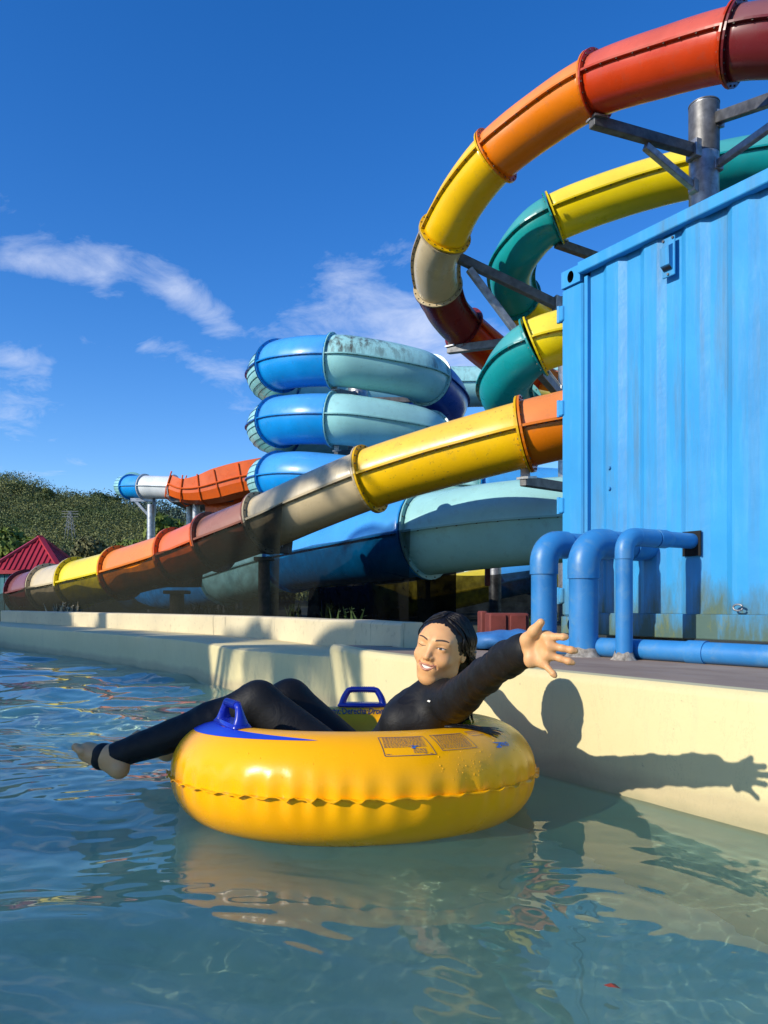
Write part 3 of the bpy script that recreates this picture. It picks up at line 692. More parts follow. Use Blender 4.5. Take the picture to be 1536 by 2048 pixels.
for a in (.3, 2.0, 4.0, 5.7):
    s = MB(); s.frame_box(CW(a, -.6, -.055), A_, Nf, UP, .3, .6, .11); s.build('bearing_block', M['dark_steel'], cont)

# ------------------------------------------------------------------ blue pipes in front of the container
def arc(c, u, w, r, n=9):
    return [c + r * (math.cos(t) * u + math.sin(t) * w) for t in np.linspace(0, math.pi / 2, n)]
def standpipe(av, L, zc, rad, label, joints, er, zb=.30, dirt=True, end=0.0):
    ent = CO + A_ * av; ent = np.array([ent[0], ent[1], zc]); b = ent + Nf * L; base = np.array([b[0], b[1], zb])
    root = thing('stand_pipe', label, 'pipe', tuple(base), 'upright blue pipes')
    s = MB(); s.tube([base - (0, 0, .03), np.array([b[0], b[1], zc - er])], rad, 24); s.build('upright', M['pipe'], root, True, 40)
    c = np.array([b[0], b[1], zc - er]) - Nf * er
    pts = arc(c, Nf, UP, er); pts = [pts[0] - (0, 0, rad * .9)] + pts + [pts[-1] - Nf * rad * .9]
    s = MB(); s.tube(pts, rad * 1.10, 24); s.build('elbow', M['pipe'], root, True, 50)
    s = MB(); s.tube([pts[-1], ent - Nf * .03], rad, 24); s.build('cross_pipe', M['pipe'], root, True, 40)
    for (u0, u1, k0, k1) in joints:
        s = MB(); p0 = pts[-1] + (ent - pts[-1]) * u0; p1 = pts[-1] + (ent - pts[-1]) * u1; s.tube([p0, p0 * .7 + p1 * .3, p0 * .3 + p1 * .7, p1], [rad * k0, rad * k0, rad * k0, rad * k1], 24); s.build('coupling', M['pipe'], root, True, 30)
    if dirt:
        s = MB(); q = []
        N_ = 26
        for r_i, (rr, zq) in enumerate(((rad + .03, .0), (rad + .012, .02), (rad + .003, .05))):
            for i in range(N_):
                t = 2 * math.pi * i / N_; w = 1 + .35 * mnoise.noise(Vector((math.cos(t) * 2, math.sin(t) * 2, rad * 30)))
                q.append(base + np.array([math.cos(t) * (rad + (rr - rad) * w), math.sin(t) * (rad + (rr - rad) * w), zq * w]))
        s.add(q, [(r_ * N_ + i, r_ * N_ + (i + 1) % N_, r_ * N_ + N_ + (i + 1) % N_, r_ * N_ + N_ + i) for r_ in range(2) for i in range(N_)]); s.build('mortar_collar', M['mortar'], root, True)
    return root
M['mortar'] = plain('crumbling_mortar', (.30, .27, .23), .95, .55, 30, bump=.8)
standpipe(1.07, .608, 1.0, .047, 'thinnest upright blue pipe, turning through the square hole in the container', [(.30, .55, 1.16, 1.0), (-.05, .28, 1.12, 1.12)], .085)
standpipe(.735, .571, .985, .086, 'thick upright blue pipe in the middle of three, with torn base', [(.55, .9, 1.08, 1.0)], .135)
p1_ = standpipe(.375, .545, 1.005, .082, 'leftmost thick blue upright pipe, just beside the container corner', [(.5, .9, 1.06, 1.0)], .12, dirt=False)
s = MB(); b_ = worg(p1_); s.tube([b_ + (0, 0, .05), b_ + (0, 0, .13)], .09, 24); s.build('coupling', M['pipe'], p1_, True, 40)
# pipe lying along the deck
g0, g1 = np.array([1.05, 4.93, .363]), np.array([3.1, 2.1, .363])
gp = thing('ground_pipe', 'blue pipe lying on the deck along the foot of the container', 'pipe', tuple(g0))
s = MB(); s.tube([g0 + (g1 - g0) * t for t in (0, .3, .6, 1)], .057, 24); s.build('pipe_run', M['pipe'], gp, True, 40)
for t0, t1 in ((.285, .315), (.02, .09)):
    s = MB(); s.tube([g0 + (g1 - g0) * t0, g0 + (g1 - g0) * t1], .0635, 24); s.build('coupling', M['pipe'], gp, True, 40)

# ------------------------------------------------------------------ small things on the deck behind her
M['brick_red'] = plain('red_painted_block', (.15, .028, .02), .7, .25, 8, bump=.2)
for px0, px1, y0, y1, Yd, lab in ((958, 972, 1222, 1248, 8.4, 'narrow red post stub left of the red box'), (974, 1052, 1226, 1252, 8.0, 'low red painted box with a lighter lid panel under the steel pole')):
    a, b = P(px0, y1, Yd), P(px1, y0, Yd); w = b[0] - a[0]; c = (a + b) / 2
    root = thing('red_box' if w > .2 else 'red_post', lab, 'box' if w > .2 else 'post', (c[0], c[1], .30))
    s = MB(); s.frame_box((c[0], c[1], (.30 + b[2]) / 2), (1, 0, 0), (0, 1, 0), (0, 0, 1), w, max(.3, w * .9), b[2] - .30, bev=.015); s.build('body', M['brick_red'], root)
    if w > .2:
        for q_ in (.22, .72): s = MB(); s.frame_box((a[0] + w * q_, c[1] - w * .46, (.30 + b[2]) / 2), (1, 0, 0), (0, 1, 0), (0, 0, 1), w * .40, .03, (b[2] - .30) * .84, bev=.006); s.build('panel', M['brick_red'], root)
for px, y0, y1, Yd, lab in ((856, 1145, 1215, 15.5, 'thin red post in the gloom in front of the low yellow slide'), (975, 1128, 1172, 14.2, 'short red beam hanging under the aqua tube')):
    a, b = P(px, y1, Yd), P(px, y0, Yd); root = thing('red_post' if px == 856 else 'red_beam', lab, 'post' if px == 856 else 'beam', tuple(a))
    s = MB(); s.bar(a, b, .09, .12, bev=.01); s.build('shaft', M['brick_red'], root); s = MB(); s.bar(b, b + (0, 0, .03), .14, .14); s.build('plate', M['dark_steel'], root)
# folded blue sheet
M['tarp'] = plain('blue_tarpaulin', (.035, .16, .40), .55, .25, 6, bump=.25)
v = []; nx_, nz_ = 26, 14; base = P(1008, 1295, 5.2)
for i in range(nx_):
    for j in range(nz_):
        t = 2 * math.pi * j / nz_; x = (i / (nx_ - 1) - .5) * .46; e = (1 - abs(2 * i / (nx_ - 1) - 1) ** 4) ** .5
        w = 1 + .22 * mnoise.noise(Vector((x * 9, math.cos(t) * 1.5, math.sin(t) * 1.5)))
        v.append((base[0] + x, base[1] + .2 * math.cos(t) * e * w, .37 + .075 * math.sin(t) * e * w + .02 * x))
f = [(i * nz_ + j, i * nz_ + (j + 1) % nz_, (i + 1) * nz_ + (j + 1) % nz_, (i + 1) * nz_ + j) for i in range(nx_ - 1) for j in range(nz_)]
tag(mk('tarpaulin', v, f, M['tarp'], None, None, True), 'rolled blue tarpaulin lying on the deck behind the raised arm', 'tarpaulin')
v = []; base = P(152, 1222, 13.5)
for i in range(16):
    for j in range(10):
        x, y = i / 15 - .5, j / 9 - .5; v.append((base[0] + x * 1.0, base[1] + y * .7, .275 + max(0, (.25 - x * x) * .5 + .06 * mnoise.noise(Vector((x * 6, y * 6, 2)))) * (1 - (2 * y) ** 2)))
tag(mk('tarpaulin', v, [(i * 10 + j, i * 10 + 10 + j, i * 10 + 11 + j, i * 10 + j + 1) for i in range(15) for j in range(9)], M['pipe'], None, None, True), 'small bright blue sheet crumpled behind the far parapet', 'tarpaulin')

# ------------------------------------------------------------------ hut with red roof
hb = P(30, 1215, 19.0); ex = (P(118, 1140, 19.0) - P(-30, 1140, 19.0))[0] / 2; hcx = P(44, 1140, 19.0)[0]; hz0 = P(44, 1140, 19)[2]; hz1 = P(44, 1074, 19.9)[2]
hut = thing('hut', 'small teal hut with a red ribbed pyramid roof', 'hut', (hcx, 20.0, .262))
M['roof_red'] = plain('red_sheet_roofing', (.36, .022, .035), .45, .15, 2)
M['hut_teal'] = NT('teal_cladding'); _t = M['hut_teal']; _c = _t.mix(_t.ramp(_t.noise(8, 5, .7, sc=(1, 1, .1)), .35, .65), (.018, .12, .145), (.075, .25, .28)); _t.color(_c); _t.set(Roughness=.7); M['hut_teal'] = _t.m
ap = np.array([hcx, 20.0, hz1]); q = [np.array([hcx + sx * ex, 20.0 + sy * ex, hz0]) for sx, sy in ((-1, -1), (1, -1), (1, 1), (-1, 1))]
q2 = [p - (0, 0, .09) for p in q]
roof = mk('roof', q + q2 + [ap], [(0, 1, 8), (1, 2, 8), (2, 3, 8), (3, 0, 8), (0, 4, 5, 1), (1, 5, 6, 2), (2, 6, 7, 3), (3, 7, 4, 0), (7, 6, 5, 4)], M['roof_red'], hut)
for e_ in range(4):
    a, b = q[e_], q[(e_ + 1) % 4]; m_ = (a + b) / 2
    for k in range(1, 14):
        u = k / 14; p = a + (b - a) * u; h_ = 1 - abs(2 * u - 1); top = p + (ap - m_) * h_
        if h_ > .05: s = MB(); s.bar(p + (0, 0, .01), top + (0, 0, .01), .035, .04); s.build('roof_rib', M['roof_red'], roof)
    s = MB(); s.bar(a + (0, 0, .02), ap + (0, 0, .02), .13, .06); s.build('ridge_cap', M['roof_red'], roof)
wl_ = ex * .86
for k, (sx, sy, ax2) in enumerate(((0, -1, 0), (1, 0, 1), (-1, 0, 1), (0, 1, 0))):
    for i in range(12):
        u = (i + .5) / 12 * 2 - 1; c = np.array([hcx + (u * wl_ if ax2 == 0 else sx * wl_), 20. + (sy * wl_ if ax2 == 0 else u * wl_), (hz0 + .26) / 2 - .04])
        s = MB(); s.frame_box(c, (1, 0, 0), (0, 1, 0), (0, 0, 1), *((wl_ / 6 - .02, .05) if ax2 == 0 else (.05, wl_ / 6 - .02)), hz0 - .30); s.build('wall_board', M['hut_teal'], hut)
s = MB(); s.box((hcx - wl_ + .06, 20 - wl_ + .06, .26), (hcx + wl_ - .06, 20 + wl_ - .06, hz0 - .1)); s.build('inner_wall', M['hut_teal'], hut)

# ------------------------------------------------------------------ vegetation
def leaf_quads(cent, size, rng, nrm=None):
    """diamond leaves; nrm: outward direction their faces mostly follow"""
    n = len(cent); a = rng.normal(size=(n, 3)); a /= np.linalg.norm(a, axis=1)[:, None]
    b = rng.normal(size=(n, 3)) + (0 if nrm is None else 0)
    if nrm is not None:
        w = nrm + .55 * rng.normal(size=(n, 3)); w /= np.linalg.norm(w, axis=1)[:, None]; a = np.cross(w, a); a /= np.linalg.norm(a, axis=1)[:, None]; b = np.cross(w, a)
    b -= a * (a * b).sum(1)[:, None]; b /= np.linalg.norm(b, axis=1)[:, None]
    s1 = (size * rng.uniform(.6, 1.4, n))[:, None]; s2 = s1 * .5
    v = np.stack([cent - a * s1, cent + b * s2, cent + a * s1, cent - b * s2], 1).reshape(-1, 3)
    return v, np.arange(n * 4).reshape(n, 4)
def crown_points(blobs, n, rng):
    out_ = []; no_ = []; tot = sum(b[3] ** 2 for b in blobs)
    for (x, y, z, r, *sq) in blobs:
        k = int(n * r * r / tot); d = rng.normal(size=(k, 3)); d /= np.linalg.norm(d, axis=1)[:, None]
        rad = r * rng.uniform(.55, 1.05, k) ** .7
        p = d * rad[:, None]; p[:, 2] *= (sq[0] if sq else .8); out_.append(p + (x, y, z)); no_.append(d)
    return np.vstack(out_), np.vstack(no_)
def tree(label, base, h, blobs, n, leaf, mat, tr=.15, group=None, name='tree'):
    rng = np.random.default_rng(int(abs(base[0] * 97 + base[1] * 13)) + n); base = np.array(base, float); root = thing(name, label, 'tree', tuple(base), group)
    s = MB(); s.tube(catmull([base, base + (.1 * tr, .0, h * .3), base + (-.3 * tr, .2 * tr, h * .55), base + (.1, .1, h * .8)], 4), np.linspace(tr, tr * .35, 13), 10)
    for b in blobs[:10]:
        t = base + (0, 0, h * .45); s.tube([t, (t + np.array(b[:3])) / 2 + (0, 0, .08 * h), np.array(b[:3])], [tr * .4, tr * .25, tr * .08], 6)
    s.build('trunk', M['bark'], root, True)
    cp, cn_ = crown_points(blobs, n, rng); v, f = leaf_quads(cp, leaf, rng, cn_); mk('crown', v, f, M[mat], root)
    return root
def blobs(c, R_, n, seed, sq=.8, rr=(.35, .6)):
    rng = np.random.default_rng(seed); o = []
    for i in range(n):
        d = rng.normal(size=3); d /= np.linalg.norm(d); d *= R_ * rng.uniform(.25, .75); d[2] *= sq
        o.append((c[0] + d[0], c[1] + d[1], c[2] + d[2], R_ * rng.uniform(*rr), sq))
    return o
# hills
def hill_h(x, y):
    base = -2 + 34 * np.exp(-((x + 128) / 62) ** 2) * np.clip((y - 95) / 110, 0, 1) ** .8 + 20 * np.clip((y - 260) / 300, 0, 1) * (1 + .4 * np.sin(x / 60. + 1))
    return base + 2.6 * np.sin(x / 17 + y / 31) + 1.4 * np.sin(x / 7.3 - y / 11)
# skyline tuned in world metres: main ridge about 190 m out, second ridge about 420 m out
def ridge(name, pts, Y0, Y1, label=None):
    pass
def make_hill(name, prof_, Yr, depth, seed):
    """prof_: list of (px, py) of the crest standing Yr metres out"""
    px = np.array([p[0] for p in prof_], float); py = np.array([p[1] for p in prof_], float) + 3000. / Yr          # leave room for the crowns that stand on the slope
    X = np.linspace(px[0], px[-1], 70); H = E + (1208 - np.interp(X, px, py)) / FP * Yr; Xw = (X - 768) / FP * Yr
    H = np.maximum(H, .2)
    rows = 26; v = []
    for r in range(rows + 1):
        u = r / rows; y = Yr - depth * (1 - u) if u <= 1 else Yr
        for i in range(len(Xw)):
            hh = .2 + (H[i] - .2) * (u ** 1.15); v.append((Xw[i], y, hh + (0 if r == 0 else .02 * (H[i]) * mnoise.noise(Vector((Xw[i] * .06, y * .06, seed))))))
    for i in range(len(Xw)): v.append((Xw[i], Yr + depth * .9, .1))
    k = len(Xw); f = [(r * k + i, r * k + i + 1, r * k + k + i + 1, r * k + k + i) for r in range(rows + 1) for i in range(k - 1)]
    o = mk(name, v, f, M['hill'], None, None, True); tag(o, kind='structure')
    return Xw, H, np.array(v)[:(rows + 1) * k].reshape(rows + 1, k, 3)
XA, HA_, GA = make_hill('hill', [(-900, 1010), (-500, 960), (-200, 950), (-60, 948), (0, 952), (40, 948), (95, 968), (160, 992), (240, 1005), (300, 1024), (380, 1052), (500, 1090), (700, 1150), (1000, 1190), (1400, 1206)], 210., 130., 1)
XB, HB, GB = make_hill('hill', [(-1200, 1000), (-300, 1010), (0, 1005), (150, 1000), (190, 996), (220, 992), (255, 1002), (320, 1012), (400, 1022), (520, 1050), (700, 1090), (1000, 1150), (1500, 1200)], 420., 160., 2)
def forest(name, G, n, rmin, rmax, leaf, mat, seed, label, xlim):
    """wooded slope: thousands of small crowns, each a ragged clump of leaf-sized faces"""
    rng = np.random.default_rng(seed); cs = []; sz = []; ns = []
    R0, K, _ = G.shape; cnt = 0
    while cnt < n:
        r = rng.uniform(1, R0 - 1.01); c = rng.uniform(0, K - 1.01); i, j = int(r), int(c); a, b = r - i, c - j
        p = (G[i, j] * (1 - a) * (1 - b) + G[i + 1, j] * a * (1 - b) + G[i, j + 1] * (1 - a) * b + G[i + 1, j + 1] * a * b)
        px = 768 + FP * p[0] / p[1]
        if not (xlim[0] < px < xlim[1]): continue
        rad = rng.uniform(rmin, rmax); k = int(16 + 9 * rad); d = rng.normal(size=(k, 3)); d /= np.linalg.norm(d, axis=1)[:, None]; d[:, 2] = np.abs(d[:, 2]) * 1.15
        cs.append(p + (0, 0, rad * .35) + d * rad * rng.uniform(.6, 1.05, (k, 1))); ns.append(d); sz.append(np.full(k, leaf * (.7 + .3 * rad / rmax))); cnt += 1
    c = np.vstack(cs); s_ = np.concatenate(sz); v, f = leaf_quads(c, s_, rng, np.vstack(ns))
    o = mk(name, v, f, M[mat], None, None, False); tag(o, label, None, None, 'stuff'); return o
forest('forest', GA, 11000, .9, 2.6, .22, 'leaf_forest', 5, 'olive green woodland covering the near hill', (-420, 640))
forest('forest', GB, 2600, 2.5, 5.5, .7, 'leaf_hazed', 6, 'dark woodland on the far ridge, tinted bluish for haze', (-300, 760))
# trees one can tell apart
def tree_px(label, px, py_top, Y, width_px, mat, n=2200, leaf=.13, seed=1, sq=.9, nb=12, group=None):
    top = P(px, py_top, Y); w = width_px / FP * Y / 2; h = top[2] - .26; cz = max(top[2] - w * sq, .26 + h * .5)
    return tree(label, (top[0], Y, .26), h, blobs((top[0], Y, cz), w, nb, seed, sq), n, leaf, mat, max(.08, h * .022), group)
tree_px('bright green bushy tree standing beneath the far blue and white tube', 335, 1020, 44., 120, 'leaf_mid', 5200, .20, 3)
tree_px('yellow-green tree above the red roof at the far left', 40, 1062, 34., 130, 'leaf_mid', 4200, .17, 4, .8)
tree_px('dark round shrub to the right of the red roof', 112, 1098, 36., 70, 'leaf_olive', 2600, .15, 8, .8)
tree_px('brownish half-bare tree behind the yellow tube section', 185, 1075, 52., 110, 'leaf_olive', 3400, .20, 9, .8)
tree_px('green bush behind the orange tube section', 262, 1086, 40., 90, 'leaf_mid', 3000, .16, 12, .6)
tree_px('dark tree on the slope beside the slide tower', 372, 1035, 60., 70, 'leaf_dark', 2600, .24, 13)
tree_px('dark tree showing through the steel legs of the tower', 440, 1030, 62., 110, 'leaf_dark', 3200, .25, 14)
tree_px('dark crooked tree sticking up from the near hill\'s skyline', 88, 972, 196., 40, 'leaf_forest', 1800, .30, 21, .8, 9)
tree_px('pale round tree crowning the left end of the hill', 22, 958, 200., 80, 'leaf_forest', 2600, .28, 22, .6, 10)
tree_px('dark clump of trees on the far ridge left of the blue tube', 212, 984, 410., 70, 'leaf_dark', 2200, .7, 23, .5, 10)
# trees beyond the pool's outer side, which throw the shade on the left of the picture
def from_st(s_, t_): return -.54 * s_ + .842 * t_, .842 * s_ + .54 * t_
def shade_tree(label, s0, t0, hg, rad, n, seed, leaf=.17, sq=.7, mat='leaf_mid'):
    x, y = from_st(s0, t0); z = hg - .488 * t0
    return tree(label, (x, y, .262), z, blobs((x, y, z), rad, 16, seed, sq, (.4, .6)), n, leaf, mat, .16)
def shade_bank(label, t0, spec, n, seed, leaf=.16):
    """tree whose crown is a row of lobes, each given by its place across the light, its height along the light and its radius"""
    bl = []; rng = np.random.default_rng(seed)
    for (s1, h1, r1) in spec:
        x, y = from_st(s1, t0 + rng.uniform(-.4, .4)); z = h1 - .488 * t0
        bl.append((x, y, z, r1 * .8, 1.0))
        for q_ in range(5):
            d = rng.normal(size=3); d /= np.linalg.norm(d); bl.append((x + d[0] * r1 * .55, y + d[1] * r1 * .55, z + d[2] * r1 * .5, r1 * .5, 1.0))
    x, y = from_st(sum(q[0] for q in spec) / len(spec), t0); z = spec[0][1] - .488 * t0
    return tree(label, (x, y, .262), z, bl, n, leaf, 'leaf_mid', .17)
shade_bank('leafy tree beyond the pool throwing shade over the legs and the tube', -11.0, [(2.78, .02, .82), (3.0, -1.0, 1.0), (2.5, -1.9, 1.2)], 15000, 31)
shade_bank('low spreading tree beyond the pool shading the near left water', -11.6, [(1.35, -.98, .95), (.3, -1.0, 1.0), (-.8, -1.25, 1.1), (-2.0, -1.5, 1.3), (.8, -2.2, 1.2)], 18000, 35)
shade_bank('round leafy tree beyond the pool shading the far left wall', -11.5, [(6.75, .75, 1.1), (7.7, .5, 1.0), (8.7, .65, 1.1), (6.6, -.7, 1.2), (8.4, -.7, 1.3)], 20000, 32)
shade_bank('tall leafy tree beyond the pool shading the left end of the wall', -12.5, [(10.2, .1, 1.5), (12.2, .3, 1.6), (14.2, .2, 1.7), (11.5, -1.5, 1.5)], 20000, 33, .2)
def palm(label, s0, t0, hg, n_fr, seed, L=1.9):
    x, y = from_st(s0, t0); z = hg - .488 * t0; rng = np.random.default_rng(seed); root = thing('palm_tree', label, 'tree', (x, y, .262))
    s = MB(); s.tube(catmull([(x, y, .262), (x + .1, y, z * .4), (x, y + .05, z * .8), (x, y, z)], 6), np.linspace(.17, .11, 19), 12); s.build('trunk', M['bark'], root, True)
    for k in range(n_fr):
        az = 2 * math.pi * k / n_fr + rng.uniform(-.2, .2); el = rng.uniform(-.2, .9); pts = []
        for i in range(13):
            u = i / 12; r = L * u * math.cos(el) ; pts.append(np.array([x + math.cos(az) * r, y + math.sin(az) * r, z + L * u * math.sin(el) - 1.15 * u * u]))
        s = MB(); s.tube(pts, np.linspace(.02, .005, 13), 5); side = np.array([-math.sin(az), math.cos(az), 0])
        for i in range(1, 13):
            for sg in (-1, 1):
                for o_ in (0, .5):
                    p = pts[i] + (pts[i - 1] - pts[i]) * o_; d = side * sg * .8 + (pts[i] - pts[i - 1]) / np.linalg.norm(pts[i] - pts[i - 1]) * .55 - np.array([0, 0, .55]); d /= np.linalg.norm(d); l_ = .5 * (1 - .5 * i / 12); w = np.cross(d, (0, 0, 1)) * .030
                    s.add([p - w, p + w, p + d * l_ * .6 + w * .8, p + d * l_, p + d * l_ * .6 - w * .8], [(0, 1, 2, 3, 4)])
        s.build('frond', M['leaf_mid'], root)
palm('feathery palm beyond the pool, its fronds shadowed on the cream ledge', 4.45, -6.3, 1.75, 15, 3, 1.25)
palm('very tall palm beyond the pool, dappling the beige section of the rainbow slide', 10.3, -9.5, 5.0, 8, 6, 1.7)
# weeds in the gloom, dry grass tuft
def weeds(label, pts, n, h, mat, seed, name='weed', cat='weed'):
    rng = np.random.default_rng(seed)
    for k, (px, py, Y) in enumerate(pts):
        b = P(px, py, Y); b[2] = .262; s = MB()
        for i in range(n):
            a = rng.uniform(0, 6.28); le = rng.uniform(.1, .35) * h; hh = h * rng.uniform(.5, 1.); o = b + np.array([rng.normal() * .1, rng.normal() * .1, 0]); w = .014 * h / .5
            m1 = o + (math.cos(a) * le * .35, math.sin(a) * le * .35, hh * .6); tp2 = o + (math.cos(a) * le, math.sin(a) * le, hh)
            sd = np.array([-math.sin(a), math.cos(a), 0]) * w
            s.add([o - sd, o + sd, m1 + sd * 1.6, tp2, m1 - sd * 1.6], [(0, 1, 2, 3, 4)])
            for q_ in (.45, .7, .88):
                c = o + (tp2 - o) * q_; d = np.array([math.cos(a + 2 * q_ * 5), math.sin(a + 2 * q_ * 5), .3]) * .16 * h; s2_ = np.cross(d, (0, 0, 1)) * .25
                s.add([c, c + d * .5 + s2_, c + d, c + d * .5 - s2_], [(0, 1, 2, 3)])
        yield tag(s.build(name, M[mat], None), label[k], cat, None)
list(weeds(['weed clump left of the weathered saddle post', 'weed clump right of the saddle post, behind the dark net', 'taller weed clump behind the dark net under the blue run', 'low weed near the short stout post', 'leafy weed against the net under the aqua section'],
           [(478, 1240, 13.0), (590, 1240, 17.6), (660, 1240, 16.6), (400, 1236, 13.4), (440, 1238, 13.2)], 22, .42, 'leaf_dark', 5))
M['straw'] = plain('dry_straw', (.42, .36, .22), .9, .3, 10)
list(weeds(['tuft of dry pale grass behind the far parapet'], [(126, 1222, 13.2)], 26, .42, 'straw', 9, 'grass_tuft', 'grass'))
list(weeds(['small green plant on the parapet edge left of her head', 'scrubby green plant beside the red box'], [(700, 1260, 8.0), (1070, 1250, 8.6)], 16, .35, 'leaf_dark', 12))
# pylon on the hill
pb = P(140, 1060, 150.); ptp = P(140, 1022, 150.); py_ = thing('pylon', 'thin grey lattice power pylon on the wooded hillside', 'pylon', tuple(pb))
M['pylon'] = plain('pylon_steel', (.20, .21, .22), .5, .1)
h_ = ptp[2] - pb[2]
for sx, sy in ((-1, -1), (1, -1), (1, 1), (-1, 1)):
    s = MB(); s.bar(pb + (sx * .9, sy * .9, -3), ptp + (sx * .18, sy * .18, 0), .08, .08); s.build('leg', M['pylon'], py_)
for k in range(4):
    z0, z1 = k / 4, (k + 1) / 4; w0, w1 = .9 - .72 * z0, .9 - .72 * z1; s = MB()
    for sy in (-1, 1): s.bar(pb + (-w0, sy * w0, h_ * z0), pb + (w1, sy * w1, h_ * z1), .05, .05); s.bar(pb + (w0, sy * w0, h_ * z0), pb + (-w1, sy * w1, h_ * z1), .05, .05)
    s.build('brace', M['pylon'], py_)
for z in (.7, .85, .98):
    s = MB(); s.bar(pb + (-1.6, 0, h_ * z), pb + (1.6, 0, h_ * z), .07, .07); s.build('cross_arm', M['pylon'], py_)
# red leaf on the water
lc = P(1222, 1990, .62 * FP / (1990 - 1208)); lc[2] = .012
v = [lc + np.array(p) for p in ((-.011, .004, .002), (-.004, .011, 0), (.008, .006, .003), (.014, -.006, .001), (.006, -.009, .004), (-.006, -.004, .003))]
M['leaf_red'] = plain('dead_red_leaf', (.20, .03, .015), .6, .2, 40)
tag(mk('fallen_leaf', v + [lc + (0, 0, .007)], [(0, 1, 6), (1, 2, 6), (2, 3, 6), (3, 4, 6), (4, 5, 6), (5, 0, 6)], M['leaf_red']), 'small dark red leaf floating on the near water', 'leaf')

# ------------------------------------------------------------------ swim tube
TC, TR, Tr = np.array([-.094, 2.45, .110]), .418, .150
def torus(u, v, off=0.0):
    """u round the ring (0 = towards the camera, + to the right), v round the tube (0 outer, 90 top), in radians"""
    pl = np.exp(-(np.minimum(np.abs(v), np.abs(v - 2 * np.pi)) / .33) ** 2)
    rr = Tr + off + .0035 * pl * np.cos(46 * u + 2.2 * np.sin(3 * u + .4) + 1.2 * np.sin(7 * u + 1)) - .005 * pl
    rad = TR + rr * np.cos(v)
    x, y, z = rad * np.sin(u), -rad * np.cos(u), rr * np.sin(v)
    z = z - .030 * y / .57 - .006 * (x / .57) ** 2          # the near rim rides a little higher
    return np.stack([TC[0] + x, TC[1] + y, TC[2] + z], -1)
def deg(a): return np.asarray(a, float) * math.pi / 180
tube = thing('swim_tube', 'big yellow inflatable swim tube with blue handles floating in the pool', 'swim tube', (TC[0], TC[1], 0))
nu, nv = 368, 60
uu, vv = np.meshgrid(np.arange(nu) * 2 * np.pi / nu, np.arange(nv) * 2 * np.pi / nv, indexing='ij')
idx = np.arange(nu * nv).reshape(nu, nv); i2 = np.roll(idx, -1, 0); i3 = np.roll(idx, -1, 1); i4 = np.roll(i2, -1, 1)
ring = mk('ring', torus(uu, vv).reshape(-1, 3), np.stack([idx, i2, i4, i3], -1).reshape(-1, 4), M['vinyl'], tube, None, True)
# wavy welded seam round the outside
rows = []; ph = np.arange(nu) * 2 * np.pi / nu; wv = (.0036 + .0018 * np.sin(5 * ph + 2)) * np.sin(46 * ph + 2.2 * np.sin(3 * ph + .4) + 1.2 * np.sin(7 * ph + 1) + .8 * np.sin(46 * ph + 2.2 * np.sin(3 * ph + .4) + 1.2 * np.sin(7 * ph + 1))) + .0015 * np.sin(91 * ph + 2 * np.sin(5 * ph))
def seam_row(off, dz): p = torus(ph, np.zeros(nu), off); p[:, 2] += dz; return p
th_ = .0016
rw = [seam_row(-.004, -th_), seam_row(.006, wv * .6 - th_), seam_row(.0125, wv * 1.3 - th_), seam_row(.0125, wv * 1.3 + th_), seam_row(.006, wv * .6 + th_), seam_row(-.004, th_)]
v = np.vstack(rw); f = [(r * nu + i, r * nu + (i + 1) % nu, r * nu + nu + (i + 1) % nu, r * nu + nu + i) for r in range(5) for i in range(nu)]
mk('seam', v, f, M['vinyl'], tube, None, True, 50)
def decal(name, polys, mat, parent, off=.0012, sub=0):
    """flat print on the vinyl; polys in degrees (u, v)"""
    s = MB()
    for p in polys: s.add(torus(deg([q[0] for q in p]), deg([q[1] for q in p]), off), [tuple(range(len(p)))])
    return s.build(name, mat, parent)
def decal_grid(name, edge_lo, edge_hi, us, mat, parent, off=.0012, k=5):
    s = MB(); n = len(us); q = []
    for t in np.linspace(0, 1, k):
        q += list(torus(deg(us), deg(np.array(edge_lo) * (1 - t) + np.array(edge_hi) * t), off))
    s.add(q, [(r * n + i, r * n + i + 1, r * n + n + i + 1, r * n + n + i) for r in range(k - 1) for i in range(n - 1)]); return s.build(name, mat, parent, True)
us = np.linspace(-86, -9, 40); tt = (us + 86) / 77
decal_grid('blue_stripe', 58 + 5.5 * tt, 63.5 + 25 * (1 - tt) ** .8, us, M['print_blue'], ring)
us = np.linspace(166, 128, 20); tt = np.linspace(0, 1, 20)
decal_grid('blue_stripe', 84 + 2 * tt, 84.5 + 14 * tt, us, M['print_blue'], ring)
us = np.linspace(201, 236, 20)
decal_grid('blue_stripe', 94 - 4 * tt, 96 + 20 * tt ** .7, us, M['print_blue'], ring)
us = np.linspace(168, 194, 20); w_ = np.sin(np.linspace(0, np.pi, 20))
decal_grid('blue_stripe', 92.5 - 2 * w_, 92.5 + 2.2 * w_, us, M['print_blue'], ring)
# printed words: letters from the built-in font laid onto the vinyl
def letters(txt, height, bold=0.0):
    c = bpy.data.curves.new('lettering', 'FONT'); c.body = txt; c.size = 1.0; c.resolution_u = 2; c.offset = bold
    o = bpy.data.objects.new('lettering', c); COL.objects.link(o)
    bpy.context.view_layer.update(); dg = bpy.context.evaluated_depsgraph_get(); m = bpy.data.meshes.new_from_object(o.evaluated_get(dg))
    bpy.data.objects.remove(o); bpy.data.curves.remove(c)
    bm = bmesh.new(); bm.from_mesh(m); bmesh.ops.triangulate(bm, faces=bm.faces[:]); bmesh.ops.subdivide_edges(bm, edges=[e for e in bm.edges if e.calc_length() > .2], cuts=1)
    vs = np.array([v.co[:] for v in bm.verts]); bm.verts.index_update(); fs = [tuple(v.index for v in fa.verts) for fa in bm.faces]; bm.free(); bpy.data.meshes.remove(m)
    return vs, fs
